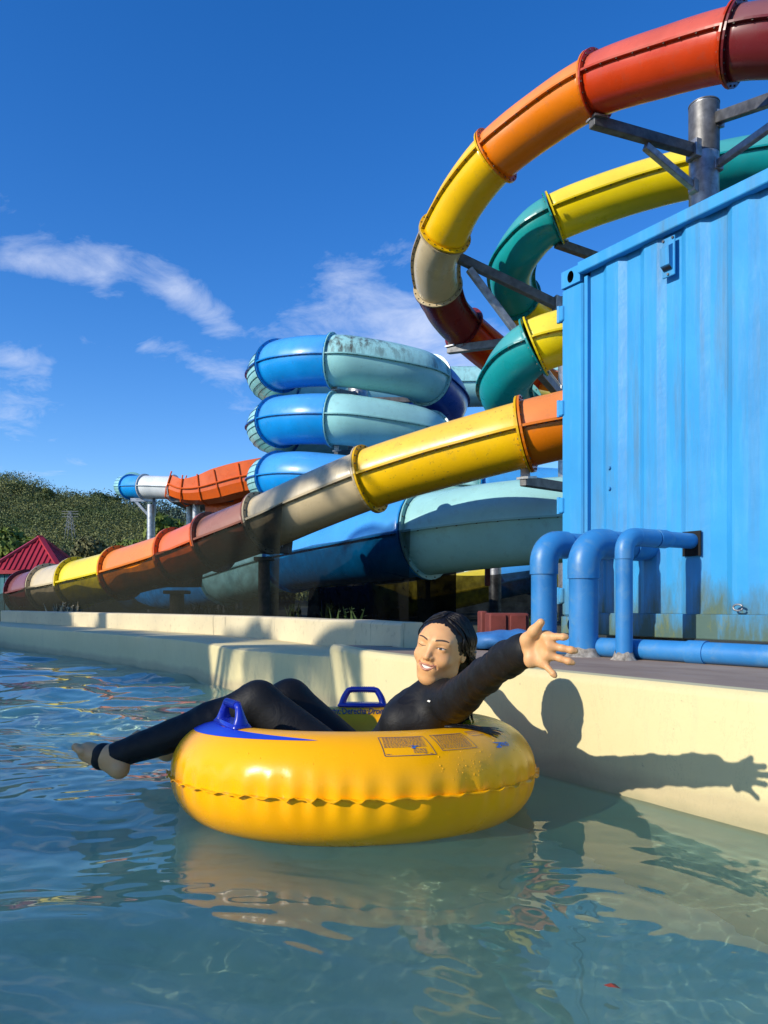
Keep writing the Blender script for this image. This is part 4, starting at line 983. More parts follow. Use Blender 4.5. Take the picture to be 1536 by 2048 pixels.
def print_text(name, txt, u0, u1, v_base, v_top, mat, off=.0014, bold=.012):
    vs, fs = letters(txt, 1, bold); x = (vs[:, 0] - vs[:, 0].min()) / (vs[:, 0].max() - vs[:, 0].min()); y = vs[:, 1] / .72
    return mk(name, torus(deg(u0 + (u1 - u0) * x), deg(v_base + (v_top - v_base) * y), off), fs, mat, ring)
print_text('lettering', 'Right\u00b7Derecha\u00b7Droite', 199, 163, 121, 103, M['print_ink'])
def P2(u, v, w, h): return [(u, v), (u + w, v), (u + w, v + h), (u, v + h)]
def panel(u0, u1, vb, vt, lines, logo):
    t_ = .18; d = []
    for a, b in (((u0 + 1, vb), (u1, vb)), ((u1, vb), (u1 - 1.2, vt)), ((u0, vt), (u0 + 1, vb)), ((u0, vt), (u1 - 1.2, vt))):
        n = 10
        for k in range(n):
            p = [a[i] + (b[i] - a[i]) * k / n for i in (0, 1)]; q = [a[i] + (b[i] - a[i]) * (k + 1) / n for i in (0, 1)]
            if abs(a[1] - b[1]) < 1: d.append([(p[0], p[1] - .3), (q[0], q[1] - .3), (q[0], q[1] + .3), (p[0], p[1] + .3)])
            else: d.append([(p[0] - t_ / 2, p[1]), (p[0] + t_ / 2, p[1]), (q[0] + t_ / 2, q[1]), (q[0] - t_ / 2, q[1])])
    rg = np.random.default_rng(int(u0 * 10))
    for (ua, ub, vv_) in lines:
        u = ua
        while u < ub:
            w = rg.uniform(.35, 1.1); d.append(P2(u, vv_, min(w, ub - u), .55)); u += w + .25
    decal('warning_print', d, M['print_ink'], ring, .0013)
    if logo:
        u, v_ = logo; zig(u, v_, .22)
def zig(u, v, s):
    z1 = [[(0, 10), (6, 9), (9.5, 6.4), (3.4, 7.4)], [(9.5, 6.6), (4.5, 2.0), (1.8, 2.4), (6.2, 6.6)], [(1.8, 3.4), (7.5, 2.4), (6, -.2), (0.3, .6)], [(7.5, 9.3), (14, 6.0), (10.5, 6.2), (8, 7.4)]]
    decal('emblem', [[(u + a * s, v + b * s * 1.7) for a, b in p] for p in z1], M['print_logo'], ring, .0014)
M['print_logo'] = plain('light_blue_print', (.03, .16, .50), .45, .1)
panel(9.5, 25.5, 42, 69, [(10.6, 23.5, q) for q in np.arange(68, 52, -1.55)] + [(19.0, 23.0, q) for q in (49.6, 48.0, 46.4, 44.8)] + [(11, 12.4, 43.6), (22, 22.8, 43.8), (23.6, 24.4, 43.2)], (18.4, 50.6))
panel(27.0, 41.0, 46, 70, [(28.2, 39.5, q) for q in np.arange(69, 47.5, -1.6)], None)
panel(42.4, 49.5, 63, 72, [(43.2, 48, q) for q in (70, 68.4, 66.8)], None)
zig(49.2, 41.5, .47); print_text('lettering', 'PRO', 53.2, 57.6, 42.2, 47.4, M['print_logo'], bold=.03)
# carrying handles
def handle(u, turn):
    c = torus(deg(u), deg(90.), 0.0); ua = deg(u + turn); T_ = np.array([math.cos(ua), math.sin(ua), 0]); O_ = np.array([math.sin(ua), -math.cos(ua), 0]); U_ = np.array([0, 0, 1.])
    hd = []; s = MB()
    s.frame_box(c + (0, 0, .006), T_, O_, U_, .185, .056, .018, bev=.008)
    prof = catmull([(-.076, .01), (-.070, .03), (-.058, .052), (-.046, .062), (0, .0635), (.046, .062), (.058, .052), (.070, .03), (.076, .01)], 6)
    pts = [c + T_ * a + U_ * b for a, b, in prof[:, :2]] if prof.shape[1] > 2 else [c + T_ * a + U_ * b for a, b in prof]
    k = len(pts); x = np.abs(np.linspace(-1, 1, k)); w_ = .010 + .015 * np.clip((x - .42) / .58, 0, 1) ** 1.5
    q = []; n = 12
    for i, p in enumerate(pts):
        t = np.array(pts[min(i + 1, k - 1)]) - np.array(pts[max(i - 1, 0)]); t /= np.linalg.norm(t); nrm = np.cross(O_, t)
        for j in range(n):
            an = 2 * math.pi * j / n; q.append(p + O_ * math.cos(an) * w_[i] + nrm * math.sin(an) * (.0095 + .004 * x[i]))
    s.add(q, [(i * n + j, i * n + (j + 1) % n, i * n + n + (j + 1) % n, i * n + n + j) for i in range(k - 1) for j in range(n)])
    h_ = s.build('handle', M['handle'], tube, True, 45)
    for g in np.linspace(-.042, .042, 13):
        s = MB(); s.tube([c + T_ * (g - .0016) + U_ * .0630, c + T_ * (g + .0016) + U_ * .0630], .0128, 12); s.build('grip_ridge', M['handle'], h_, True, 40)
handle(-55, -5); handle(178, 0)
# water drops on the vinyl
s = MB(); rg = np.random.default_rng(3)
for i in range(95):
    u, v = (rg.normal(38, 7), rg.normal(24, 9)) if i < 55 else (rg.uniform(-50, 75), rg.uniform(10, 62)); r0 = rg.uniform(.0008, .0022) * rg.uniform(.6, 1.1)
    c = torus(deg(u), deg(v), .0); nrm = torus(deg(u), deg(v), .01) - c; nrm /= np.linalg.norm(nrm); a = np.cross(nrm, (0, 0, 1)); a /= np.linalg.norm(a); b = np.cross(nrm, a)
    q = [c + nrm * r0 * .7] + [c + r0 * (a * math.cos(t) + b * 1.3 * math.sin(t)) * .75 + nrm * r0 * .45 for t in np.arange(6) * math.pi / 3] + [c + r0 * (a * math.cos(t) + b * 1.3 * math.sin(t)) for t in np.arange(6) * math.pi / 3]
    s.add(q, [(0, 1 + j, 1 + (j + 1) % 6) for j in range(6)] + [(1 + j, 7 + j, 7 + (j + 1) % 6, 1 + (j + 1) % 6) for j in range(6)])
o = s.build('water_drops', M['vinyl'], tube, True); o['kind'] = 'stuff'

# ------------------------------------------------------------------ person
class SDF:
    """signed-distance grid: smooth unions of tapered limbs, meshed as one continuous surface"""
    def __init__(s, lo, hi, h):
        s.lo = np.array(lo, float); s.h = h; s.n = np.ceil((np.array(hi) - s.lo) / h).astype(int) + 1; s.F = np.full(s.n, .06, np.float32)
    def block(s, lo, hi, pad):
        a = np.clip(np.floor((np.array(lo) - pad - s.lo) / s.h).astype(int), 0, s.n); b = np.clip(np.ceil((np.array(hi) + pad - s.lo) / s.h).astype(int) + 1, 0, s.n)
        if np.any(b <= a): return None, None
        sl = tuple(slice(x, y) for x, y in zip(a, b)); g = [(s.lo[i] + s.h * np.arange(a[i], b[i])).astype(np.float32) for i in range(3)]
        return sl, (g[0][:, None, None], g[1][None, :, None], g[2][None, None, :])
    def comb(s, sl, d, k, op):
        F = s.F[sl]
        if op == 'add':
            if k > 0: hh = np.clip(.5 + .5 * (F - d) / k, 0, 1); s.F[sl] = F * (1 - hh) + d * hh - k * hh * (1 - hh)
            else: s.F[sl] = np.minimum(F, d)
        else:
            if k > 0: hh = np.clip(.5 - .5 * (F + d) / k, 0, 1); s.F[sl] = F * (1 - hh) - d * hh + k * hh * (1 - hh)
            else: s.F[sl] = np.maximum(F, -d)
    def cap(s, a, b, ra, rb=None, k=.02, op='add'):
        rb = ra if rb is None else rb; a, b = np.array(a, float), np.array(b, float); m = max(ra, rb)
        sl, g = s.block(np.minimum(a, b) - m, np.maximum(a, b) + m, .05 + k)
        if sl is None: return
        d = b - a; L = max(float(d @ d), 1e-9); p = [g[i] - a[i] for i in range(3)]
        t = np.clip((p[0] * d[0] + p[1] * d[1] + p[2] * d[2]) / L, 0, 1)
        q = np.sqrt((p[0] - t * d[0]) ** 2 + (p[1] - t * d[1]) ** 2 + (p[2] - t * d[2]) ** 2) - (ra + (rb - ra) * t); s.comb(sl, q, k, op)
    def chain(s, pts, rad, k=.02):
        for i in range(len(pts) - 1): s.cap(pts[i], pts[i + 1], rad[i], rad[i + 1], k)
    def ell(s, c, r, k=.02, op='add', rot=None):
        c, r = np.array(c, float), np.array(r, float); m = r.max()
        sl, g = s.block(c - m, c + m, .05 + k)
        if sl is None: return
        p = [g[i] - c[i] for i in range(3)]
        if rot is not None: p = [sum(rot[j][i] * p[j] for j in range(3)) for i in range(3)]       # rot columns = local axes
        k0 = np.sqrt((p[0] / r[0]) ** 2 + (p[1] / r[1]) ** 2 + (p[2] / r[2]) ** 2); k1 = np.sqrt((p[0] / r[0] ** 2) ** 2 + (p[1] / r[1] ** 2) ** 2 + (p[2] / r[2] ** 2) ** 2) + 1e-9
        s.comb(sl, (k0 * (k0 - 1) / k1).astype(np.float32), k, op)
    def plane(s, lo, hi, pt, nrm):
        """inside the block keep only the side the normal points away from"""
        sl, g = s.block(lo, hi, 0)
        d = sum((g[i] - pt[i]) * nrm[i] for i in range(3)); s.F[sl] = np.maximum(s.F[sl], d)
    def at(s, p):
        q = (np.array(p) - s.lo) / s.h; i = np.clip(np.floor(q).astype(int), 0, s.n - 2); f = q - i; o = 0
        for a in (0, 1):
            for b in (0, 1):
                for c in (0, 1): o += s.F[i[0] + a, i[1] + b, i[2] + c] * (f[0] if a else 1 - f[0]) * (f[1] if b else 1 - f[1]) * (f[2] if c else 1 - f[2])
        return float(o)
    def mesh(s):
        F = s.F; F[0] = F[-1] = .05; F[:, 0] = F[:, -1] = .05; F[:, :, 0] = F[:, :, -1] = .05; I = F < 0
        cnt = np.zeros(tuple(x - 1 for x in F.shape), np.uint8)
        for a in (0, 1):
            for b in (0, 1):
                for c in (0, 1): cnt += I[a:F.shape[0] - 1 + a, b:F.shape[1] - 1 + b, c:F.shape[2] - 1 + c]
        act = (cnt > 0) & (cnt < 8); ijk = np.argwhere(act); idx = np.full(act.shape, -1, np.int32); idx[act] = np.arange(len(ijk))
        acc = np.zeros((len(ijk), 3)); num = np.zeros(len(ijk))
        for ax in range(3):
            o1, o2 = [x for x in range(3) if x != ax]
            for u in (0, 1):
                for w in (0, 1):
                    a = ijk.copy(); a[:, o1] += u; a[:, o2] += w; b = a.copy(); b[:, ax] += 1
                    fa, fb = F[tuple(a.T)], F[tuple(b.T)]; cr = (fa < 0) != (fb < 0); t = np.where(cr, fa / np.where(cr, fa - fb, 1), 0)
                    p = a.astype(float); p[:, ax] += t; acc[cr] += p[cr]; num[cr] += 1
        vs = s.lo + s.h * acc / num[:, None]; faces = []
        for ax in range(3):
            o1, o2 = (ax + 1) % 3, (ax + 2) % 3
            A = np.take(I, range(I.shape[ax] - 1), ax); B = np.take(I, range(1, I.shape[ax]), ax); e = np.argwhere(A != B)
            e = e[(e[:, o1] > 0) & (e[:, o2] > 0) & (e[:, o1] < I.shape[o1] - 1) & (e[:, o2] < I.shape[o2] - 1)]
            ins = I[tuple(e.T)]; q = []
            for (u, w) in ((-1, -1), (0, -1), (0, 0), (-1, 0)):
                c = e.copy(); c[:, o1] += u; c[:, o2] += w; q.append(idx[tuple(c.T)])
            q = np.stack(q, 1); q[~ins] = q[~ins][:, ::-1]; faces.append(q)
        return vs, np.vstack(faces).astype(np.int32)

def relax(vs, fs, it=2, lam=.5):
    n = len(vs)
    e = np.vstack([fs[:, [i, (i + 1) % 4]] for i in range(4)])
    for _ in range(it):
        acc = np.zeros((n, 3)); c = np.zeros(n)
        np.add.at(acc, e[:, 0], vs[e[:, 1]]); np.add.at(c, e[:, 0], 1); np.add.at(acc, e[:, 1], vs[e[:, 0]]); np.add.at(c, e[:, 1], 1)
        vs = vs + lam * (acc / np.maximum(c, 1)[:, None] - vs)
    return vs

def skin_mat():
    t = NT('skin'); n = t.noise(9, 5); c = t.mix(t.ramp(n, .3, .7), (.65, .325, .138), (.73, .39, .168))
    c = t.mix(t.ramp(t.noise(60, 3), .5, .8, 0, .12), c, (.40, .15, .09)); t.color(c)
    t.set(Roughness=.5, Specular_IOR_Level=.4, Subsurface_Weight=.12, Subsurface_Scale=.02); t.b.inputs['Subsurface Radius'].default_value = (1, .35, .2); t.bump(t.noise(160, 3), .08, .002); return t.m
M['skin'] = skin_mat()
def suit_mat():
    t = NT('black_swim_fabric'); n = t.noise(7, 5); t.color(t.mix(t.ramp(n, .3, .7), (.0055, .0055, .006), (.010, .010, .011)))
    t.set(Roughness=.6, Specular_IOR_Level=.28); w = t.noise(16, 5, .55, sc=(1, 1, 1), dist=1.2); t.bump(w, .35, .012); return t.m
M['suit'] = suit_mat()
M['lips'] = plain('lips', (.44, .17, .105), .38, .12, 60)
M['teeth'] = plain('teeth', (.78, .74, .66), .3, .03)
M['mouth'] = plain('mouth_inside', (.10, .02, .02), .6, .1)
M['brow'] = plain('eyebrow_hair', (.055, .032, .02), .7, .3, 80)
M['eyewhite'] = plain('eye_white', (.50, .44, .39), .3, .03)
M['iris'] = plain('dark_iris', (.016, .009, .006), .15, .1)
def hair_mat():
    t = NT('wet_black_hair'); n = t.noise(30, 4, .6, sc=(1, 1, .2), dist=.4); t.color(t.mix(t.ramp(n, .35, .65), (.005, .0045, .0045), (.016, .012, .010)))
    t.set(Roughness=.38, Specular_IOR_Level=.32); t.bump(t.noise(75, 4, .65, sc=(1, .5, .2)), .65, .008); return t.m
M['hair'] = hair_mat()

# joints, in metres (water at 0)
HIP = np.array([-.03, 2.50, .03]); NECK = np.array([.158, 2.425, .342])
SHN, SHF = np.array([.205, 2.265, .330]), np.array([.170, 2.60, .325])
ELN, WRN = P(968, 1352, 2.02), P(1040, 1299, 1.79)
ELF, WRF = np.array([.205, 2.83, .375]), np.array([.235, 3.02, .385])
KNN, KNF = P(517, 1404, 2.44), P(580, 1398, 2.62)
HPN, HPF = HIP + (-.02, -.10, .0), HIP + (-.02, .10, .0)
ANN, ANF = P(226, 1513, 2.40), P(318, 1480, 2.74)
HEAD = np.array([.184, 2.40, .494])

# head orientation: face turned to the picture's left and a little tilted
yaw = R(29); fwd = np.array([-math.sin(yaw), -math.cos(yaw), -.03]); fwd /= np.linalg.norm(fwd)
rx = np.cross((0, 0, 1), fwd); rx /= np.linalg.norm(rx); upv = np.cross(fwd, rx); ang = R(14)
# roll so that the crown leans to the picture's right (towards +rx)
hx = rx * math.cos(ang) - upv * math.sin(ang); hz_ = upv * math.cos(ang) + rx * math.sin(ang)
HR = np.column_stack([-hx, fwd, hz_]) if False else np.column_stack([hx, fwd, hz_])
HS = 1.03
def HW(p): p = np.atleast_2d(np.array(p, float)); return HEAD + HS * (p @ HR.T)

# head in its own frame: x to the picture's right, y out of the face, z up
hd = SDF((-.10, -.125, -.20), (.10, .135, .125), .0022)
hd.ell((0, -.015, .013), (.0735, .090, .077), 0.0)
hd.ell((0, .022, -.038), (.0605, .067, .074), .03)
hd.ell((0, .045, .010), (.056, .040, .046), .02)
hd.ell((0, .058, -.094), (.020, .021, .017), .03)
hd.cap((-.044, .0, -.075), (-.012, .056, -.098), .017, .015, .03); hd.cap((.044, .0, -.075), (.012, .056, -.098), .017, .015, .03)
for sg in (-1, 1):
    hd.ell((sg * .036, .060, -.036), (.022, .019, .018), .018)
    hd.cap((sg * .012, .080, .020), (sg * .044, .066, .019), .008, .007, .012)
    hd.ell((sg * .031, .094, .000), (.017, .013, .010), .010, 'sub')
    hd.ell((sg * .031, .070, -.001), (.0155, .0125, .0115), .004)
hd.cap((0, .080, .006), (0, .097, -.030), .0075, .0105, .010)
for sg in (-1, 1): hd.ell((sg * .0115, .088, -.034), (.0085, .0095, .0075), .006)
for sg in (-1, 1): hd.ell((sg * .006, .0945, -.0425), (.0035, .004, .003), .002, 'sub')
hd.ell((0, .074, -.062), (.032, .019, .024), .014)
for sg in (-1, 1):
    hd.cap((sg * .017, .092, -.036), (sg * .030, .080, -.060), .0012, .0012, .006, 'sub')
    hd.ell((sg * .071, -.006, -.012), (.007, .017, .028), .006)
    hd.ell((sg * .077, -.002, -.012), (.004, .009, .016), .004, 'sub')
hd.ell((0, .095, -.0600), (.0215, .014, .0068), .004, 'sub')
hd.cap((0, -.035, -.06), (0, -.050, -.19), .043, .043, .03)
def face_y(x, z):
    y = .13
    while y > 0 and hd.at((x, y, z)) > 0: y -= .0008
    return y
hv, hf = hd.mesh(); hv = relax(hv, hf, 1, .4)

# hand
WR = WRN; bodyh = SDF((.20, 1.55, .36), (.50, 1.95, .66), .0021)
def PF(px, py, Y): return P(px, py, Y)
pw = P(1046, 1298, 1.775)
kn = [P(1092, 1273, 1.700), P(1097, 1291, 1.695), P(1094, 1309, 1.700), P(1084, 1324, 1.71)]
tips = [P(1138, 1274, 1.665), P(1157, 1303, 1.668), P(1151, 1327, 1.672), P(1113, 1355, 1.675)]
rads = [.0080, .0083, .0079, .0069]
for a, b, r in zip(kn, tips, rads):
    d = b - a; L = np.linalg.norm(d); bend = np.array([0, -.0045, 0])
    p1 = a + d * .45 + bend; p2 = a + d * .75 + bend * .8
    bodyh.chain([a, p1, p2, b - d / L * r * .8], [r * 1.08, r * .93, r * .96, r * .80], .004)
for j in range(4): bodyh.cap(pw + (kn[j] - pw) * .12, kn[j], .0165 if j < 3 else .014, .0118, .016)
bodyh.ell(P(1062, 1318, 1.722), (.017, .015, .021), .012)                       # heel of the hand, little-finger side
tb = P(1055, 1280, 1.725); tm = P(1068, 1262, 1.70); tt_ = P(1085, 1241, 1.68)
bodyh.chain([P(1058, 1294, 1.73), tb, tm, tt_ + (tm - tt_) * .18], [.017, .0155, .0112, .0088], .010)
bodyh.ell(P(1074, 1298, 1.690), (.016, .0085, .018), .010, 'sub')               # hollow of the palm
arm_in = WRN + (ELN - WRN) * .35
bodyh.cap(arm_in, pw, .025, .022, .016)
hnv, hnf = bodyh.mesh(); hnv = relax(hnv, hnf, 1, .35)

# rest of the body under the suit, and the feet
bd = SDF((-1.12, 1.70, -.42), (.44, 3.20, .58), .0065)
def limbs(s, g):
    s.ell(HIP, (.135 + g, .160 + g, .115 + g), .05)
    s.cap(HIP + (.05, 0, .06), (.105, 2.445, .215), .112 + g, .108 + g, .06)
    s.ell((.125, 2.44, .262), (.092 + g, .135 + g, .095 + g), .05)
    s.cap(SHN + (-.015, .06, .0), SHF + (-.005, -.05, 0), .058 + g, .058 + g, .04)
    s.ell((.052, 2.375, .252), (.056 + g, .060 + g, .060 + g), .035); s.ell((.060, 2.50, .248), (.056 + g, .060 + g, .060 + g), .035)
    s.chain([SHN, SHN + (ELN - SHN) * .35, ELN, WRN + (ELN - WRN) * .35, WRN], [.055 + g, .045 + g, .038 + g, .034 + g, .026 + g], .02)
    s.chain([SHF, SHF + (ELF - SHF) * .35, ELF, WRF], [.053 + g, .043 + g, .036 + g, .026 + g], .02)
    for (a, b, c) in ((HPN, KNN, ANN), (HPF, KNF, ANF)):
        s.cap(a, b, .086 + g, .060 + g, .03); s.cap(b, b + (c - b) * .33 + (0, 0, -.008), .057 + g, .054 + g, .025); s.cap(b + (c - b) * .33 + (0, 0, -.008), c, .054 + g, .034 + g, .025)
limbs(bd, -.006)
bd.cap(NECK + (-.0, 0, -.03), HW([(0, -.045, -.12)])[0], .044, .042, .03)
def foot(s, ank, heel, ball, toe):
    s.cap(ank, heel, .034, .028, .02); s.cap(heel, ball, .027, .029, .02); s.cap(ank, ball, .032, .024, .02)
    d = np.cross(ball - heel, ank - heel); d /= np.linalg.norm(d)
    for k in range(5): s.cap(ball + d * (k - 2) * .0145, toe + d * (k - 2) * .0135 - (toe - ball) * .12 * abs(k - .8) * .5, .0135, .0105 if k else .013, .006)
bd2 = SDF((-1.16, 2.2, -.05), (-.62, 2.96, .33), .0034)
HEEL_N, BALL_N, TOE_N = P(238, 1537, 2.385), P(176, 1504, 2.43), P(162, 1494, 2.445)
foot(bd2, ANN, HEEL_N, BALL_N, TOE_N)
foot(bd2, ANF, ANF + (.02, .03, -.05), ANF + (-.09, .08, -.02), ANF + (-.13, .09, -.005))
bd2.cap(ANN, ANN + (KNN - ANN) * .15, .031, .036, .02); bd2.cap(ANF, ANF + (KNF - ANF) * .15, .031, .036, .02)
bv, bf = bd.mesh(); fv, ff = bd2.mesh(); fv = relax(fv, ff, 1)
hand_far = SDF((.14, 2.94, .28), (.36, 3.26, .52), .0034)
for j, (dx_, dz2) in enumerate(((-.02, .040), (-.004, .022), (.010, .0), (.022, -.026))):
    a = WRF + np.array([dx_ * .8, .075, dz2 * .8]); b = WRF + np.array([dx_ * 1.7, .145 - abs(j - 1.2) * .012, dz2 * 1.9]); hand_far.cap(a, b, .0092, .0075, .004); hand_far.cap(WRF, a, .018, .012, .014)
hand_far.chain([WRF + (0, .02, .01), WRF + (-.015, .045, .048), WRF + (-.02, .07, .085)], [.016, .012, .009], .008); hand_far.cap(WRF + (ELF - WRF) * .2, WRF, .026, .022, .012)
gv_, gf = hand_far.mesh()
allv = np.vstack([bv, HW(hv), hnv, fv, gv_]); o1 = len(bv); o2 = o1 + len(hv); o3 = o2 + len(hnv); o4 = o3 + len(fv)
person = mk('person', allv, np.vstack([bf, hf + o1, hnf + o2, ff + o3, gf + o4]), M['skin'], None, None, True)
tag(person, 'smiling person in a black long-sleeved swimsuit sitting in the yellow tube, arms flung wide', 'person')

# black suit
st = SDF((-1.08, 1.66, -.42), (.46, 3.14, .62), .0052)
limbs(st, .006)
# cuffs flare a little and are cut off square
dn = (WRN - ELN) / np.linalg.norm(WRN - ELN); cuff = WRN - dn * .006
cn = np.array([.90, -.38, .20]); cn /= np.linalg.norm(cn); ce = P(1052, 1294, 1.765)
st.cap(WRN - dn * .09, ce + (.006, 0, -.006), .036, .0405, .02)
st.plane(ce - .09, ce + .09, ce, cn)
df = (WRF - ELF) / np.linalg.norm(WRF - ELF); st.cap(WRF - df * .06, WRF + df * .03, .034, .040, .015); st.plane(WRF - .08, WRF + .08, WRF, df)
nd = HW([(0, -.045, -.13)])[0] - NECK; nd /= np.linalg.norm(nd)
st.cap(NECK - nd * .03, NECK + nd * .06, .060, .049, .03); st.plane(NECK - (.09, .09, .01), NECK + (.09, .09, .14), NECK + nd * .034, nd)
for a, k_ in ((ANN, KNN), (ANF, KNF)):
    d = (a - k_) / np.linalg.norm(a - k_); st.plane(a - .06, a + .06, a + d * .006, d)
sv, sf = st.mesh(); sv = relax(sv, sf, 2, .5)
# pull and fold wrinkles along sleeves, waist and behind the knees
nrm_w = np.zeros_like(sv)
wr = np.zeros(len(sv))
for (a, b, amp, fq) in ((SHN, WRN, .0058, 27), (HIP, NECK, .009, 20), (KNN, ANN, .003, 26)):
    d = b - a; L = np.linalg.norm(d); d /= L; t = (sv - a) @ d; e_ = sv - a - t[:, None] * d; rad = np.linalg.norm(e_, axis=1)
    w = np.exp(-(rad / .09) ** 2) * np.clip(t / .05 + .4, 0, 1) * np.clip((L - t) / .03, 0, 1); hit = np.where(w > .02)[0]
    for q_ in hit:
        v = Vector(e_[q_]) * 9; n_ = mnoise.noise(Vector((t[q_] * fq + v.x * .9, v.y + v.z * 1.3, amp * 900))) ; n2_ = mnoise.noise(Vector((t[q_] * fq * 2.1 + v.z * 1.6, v.x - v.y, 7.3)))
        wr[q_] += amp * w[q_] * (.45 - abs(n_) * 1.5 + .3 * n2_)
fn = np.cross(sv[sf[:, 1]] - sv[sf[:, 0]], sv[sf[:, 2]] - sv[sf[:, 0]])
for i in range(4): np.add.at(nrm_w, sf[:, i], fn)
nrm_w /= np.linalg.norm(nrm_w, axis=1)[:, None] + 1e-12
sv = sv + nrm_w * wr[:, None]
suit = mk('swimsuit', sv, sf, M['suit'], person, None, True)
# stirrup strap under the near foot
arch = HEEL_N * .45 + BALL_N * .55; top = ANN * .62 + BALL_N * .38; s = SDF((-1.05, 2.25, .0), (-.74, 2.6, .26), .003)
s.cap(ANN, top, .0365, .034, .01); s.cap(top, arch, .035, .034, .01)
fd = (BALL_N - HEEL_N); fd /= np.linalg.norm(fd)
s.plane((-1.1, 2.2, -.1), (-.7, 2.7, .3), arch + fd * .026, fd); 
v_, f_ = s.mesh(); mk('stirrup_strap', relax(v_, f_, 1), f_, M['suit'], suit, None, True)
# small white mark on the chest

# hair
hr = SDF((-.12, -.16, -.30), (.13, .13, .135), .0028)
hr.ell((0, -.028, .013), (.0825, .104, .0825), 0)
hr.ell((.0, -.095, -.035), (.064, .050, .078), .04)
hr.cap((.022, -.095, -.05), (.062, -.092, -.17), .046, .030, .03); hr.cap((.062, -.092, -.17), (.075, -.085, -.265), .030, .014, .02)
# hairline: the face stays free, with a parting near the middle
hr.ell((0, .105, -.030), (.066, .080, .103), .010, 'sub')
hr.ell((0, .128, .002), (.055, .096, .084), .008, 'sub')
hr.ell((-.075, .06, -.09), (.05, .055, .075), .008, 'sub'); hr.ell((.075, .066, -.09), (.05, .05, .07), .008, 'sub')
hr.ell((.068, .012, -.052), (.03, .024, .034), .006, 'sub'); hr.ell((-.068, .012, -.052), (.03, .024, .034), .006, 'sub')
for k in range(9):
    t = k / 8; hr.ell((-.004, .062 - .09 * t, .094 + .018 * math.sin(t * 2.2)), (.0025, .010, .004), .003, 'sub')
hv2, hf2 = hr.mesh(); hv2 = relax(hv2, hf2, 1)
g_ = np.array([mnoise.noise(Vector((math.atan2(p[0], p[2] + .03) * 13, p[1] * 9, p[2] * 5))) + .6 * mnoise.noise(Vector((math.atan2(p[0], p[2] + .03) * 29, p[1] * 14, p[2] * 9))) for p in hv2])
hv2 *= (1 + .022 * g_ * np.clip((.07 - hv2[:, 1]) / .05, .15, 1))[:, None]
hair = mk('hair', HW(hv2), hf2, M['hair'], person, None, True)
rg = np.random.default_rng(2); s = MB()
def on_head(x, y, z, up_=0.0):
    """the point pushed out onto the hair's ellipsoid"""
    c = np.array([0, -.028, .013]); d = np.array([x, y, z]) - c; q = math.sqrt((d[0] / .0825) ** 2 + (d[1] / .104) ** 2 + (d[2] / .0825) ** 2); return c + d / q * (1.015 + up_)
for k in range(190):         # wet strands combed from the parting over the temples to the nape
    sg = 1 if rg.random() < .62 else -1; y0 = rg.uniform(-.07, .047); e = rg.normal(0, .008)
    a = on_head(sg * .004 - .004, y0, .115, rg.uniform(0, .012)); b = on_head(sg * (.045 + e), y0 * .9 - .002, .085, rg.uniform(.0, .02)); c = on_head(sg * (.082 + e), y0 * .55 - .022 + e, .035, rg.uniform(.0, .03)); d = on_head(sg * .075, y0 * .2 - .062 + e, -.015, rg.uniform(.0, .03)); q = np.array([sg * .05 + rg.normal(0, .012) + .02, -.10 + rg.normal(0, .01), -.07]); w = np.array([.062 + rg.normal(0, .016), -.10 + rg.normal(0, .012), -.17])
    if y0 > .035: b = on_head(sg * (.038 + e), .046, .090, .01); c = on_head(sg * (.069 + e * .5), .028, .050, .02); d = on_head(sg * .082, .0 + e, .0, .02)
    pts = catmull([a, b, c, d, q, w], 5); s.tube(HW(pts), np.linspace(.0019, .0011, len(pts)) * rg.uniform(.7, 1.25), 4)
for k in range(46):          # loose ends behind the neck
    a = rg.normal(.062, .018); pts = [(a, -.10, -.13), (a + .012, -.108, -.19), (a + rg.normal(.018, .012), -.10, -.245), (a + rg.normal(.022, .022), -.09 + rg.normal(0, .012), -.30 - .03 * rg.random())]
    s.tube(HW(catmull(pts, 5)), np.linspace(.0022, .0006, 16), 4)
o = s.build('loose_strands', M['hair'], hair, True); o['kind'] = 'stuff'
s = MB()
for k in range(18):          # wet tail spread over the tube behind her
    u0 = rg.normal(43, 1.5); u1 = 57 + rg.normal(0, 2.5); w = rg.normal(0, 3); uq = np.linspace(u0, u1, 9); vq = np.linspace(94, 60 + w, 9) + 2 * np.sin(np.linspace(0, 3, 9) + k)
    s.tube(torus(deg(uq), deg(vq), .004), np.linspace(.0042, .0012, 9), 5)
o = s.build('wet_tail', M['hair'], hair, True); o['kind'] = 'stuff'

c_ = P(853, 1404, 2.40); ck = None
ray = c_ - np.array([0, 0, E]); ray /= np.linalg.norm(ray); dd = np.linalg.norm(np.cross(sv - np.array([0, 0, E]), ray), axis=1); near_ = np.where(dd < .010)[0]
if len(near_):
    k_ = near_[np.argmin(sv[near_] @ ray)]; p_ = sv[k_]; n_ = nrm_w[k_]; a_x = np.cross((0, 0, 1), n_); a_x /= np.linalg.norm(a_x); a_z = np.cross(n_, a_x)
    mk('chest_logo', [p_ + n_ * .0035 + a_x * x + a_z * z for x, z in ((-.010, -.002), (.006, -.003), (.011, .002), (-.004, .003))], [(0, 1, 2, 3)], M['teeth'], suit)
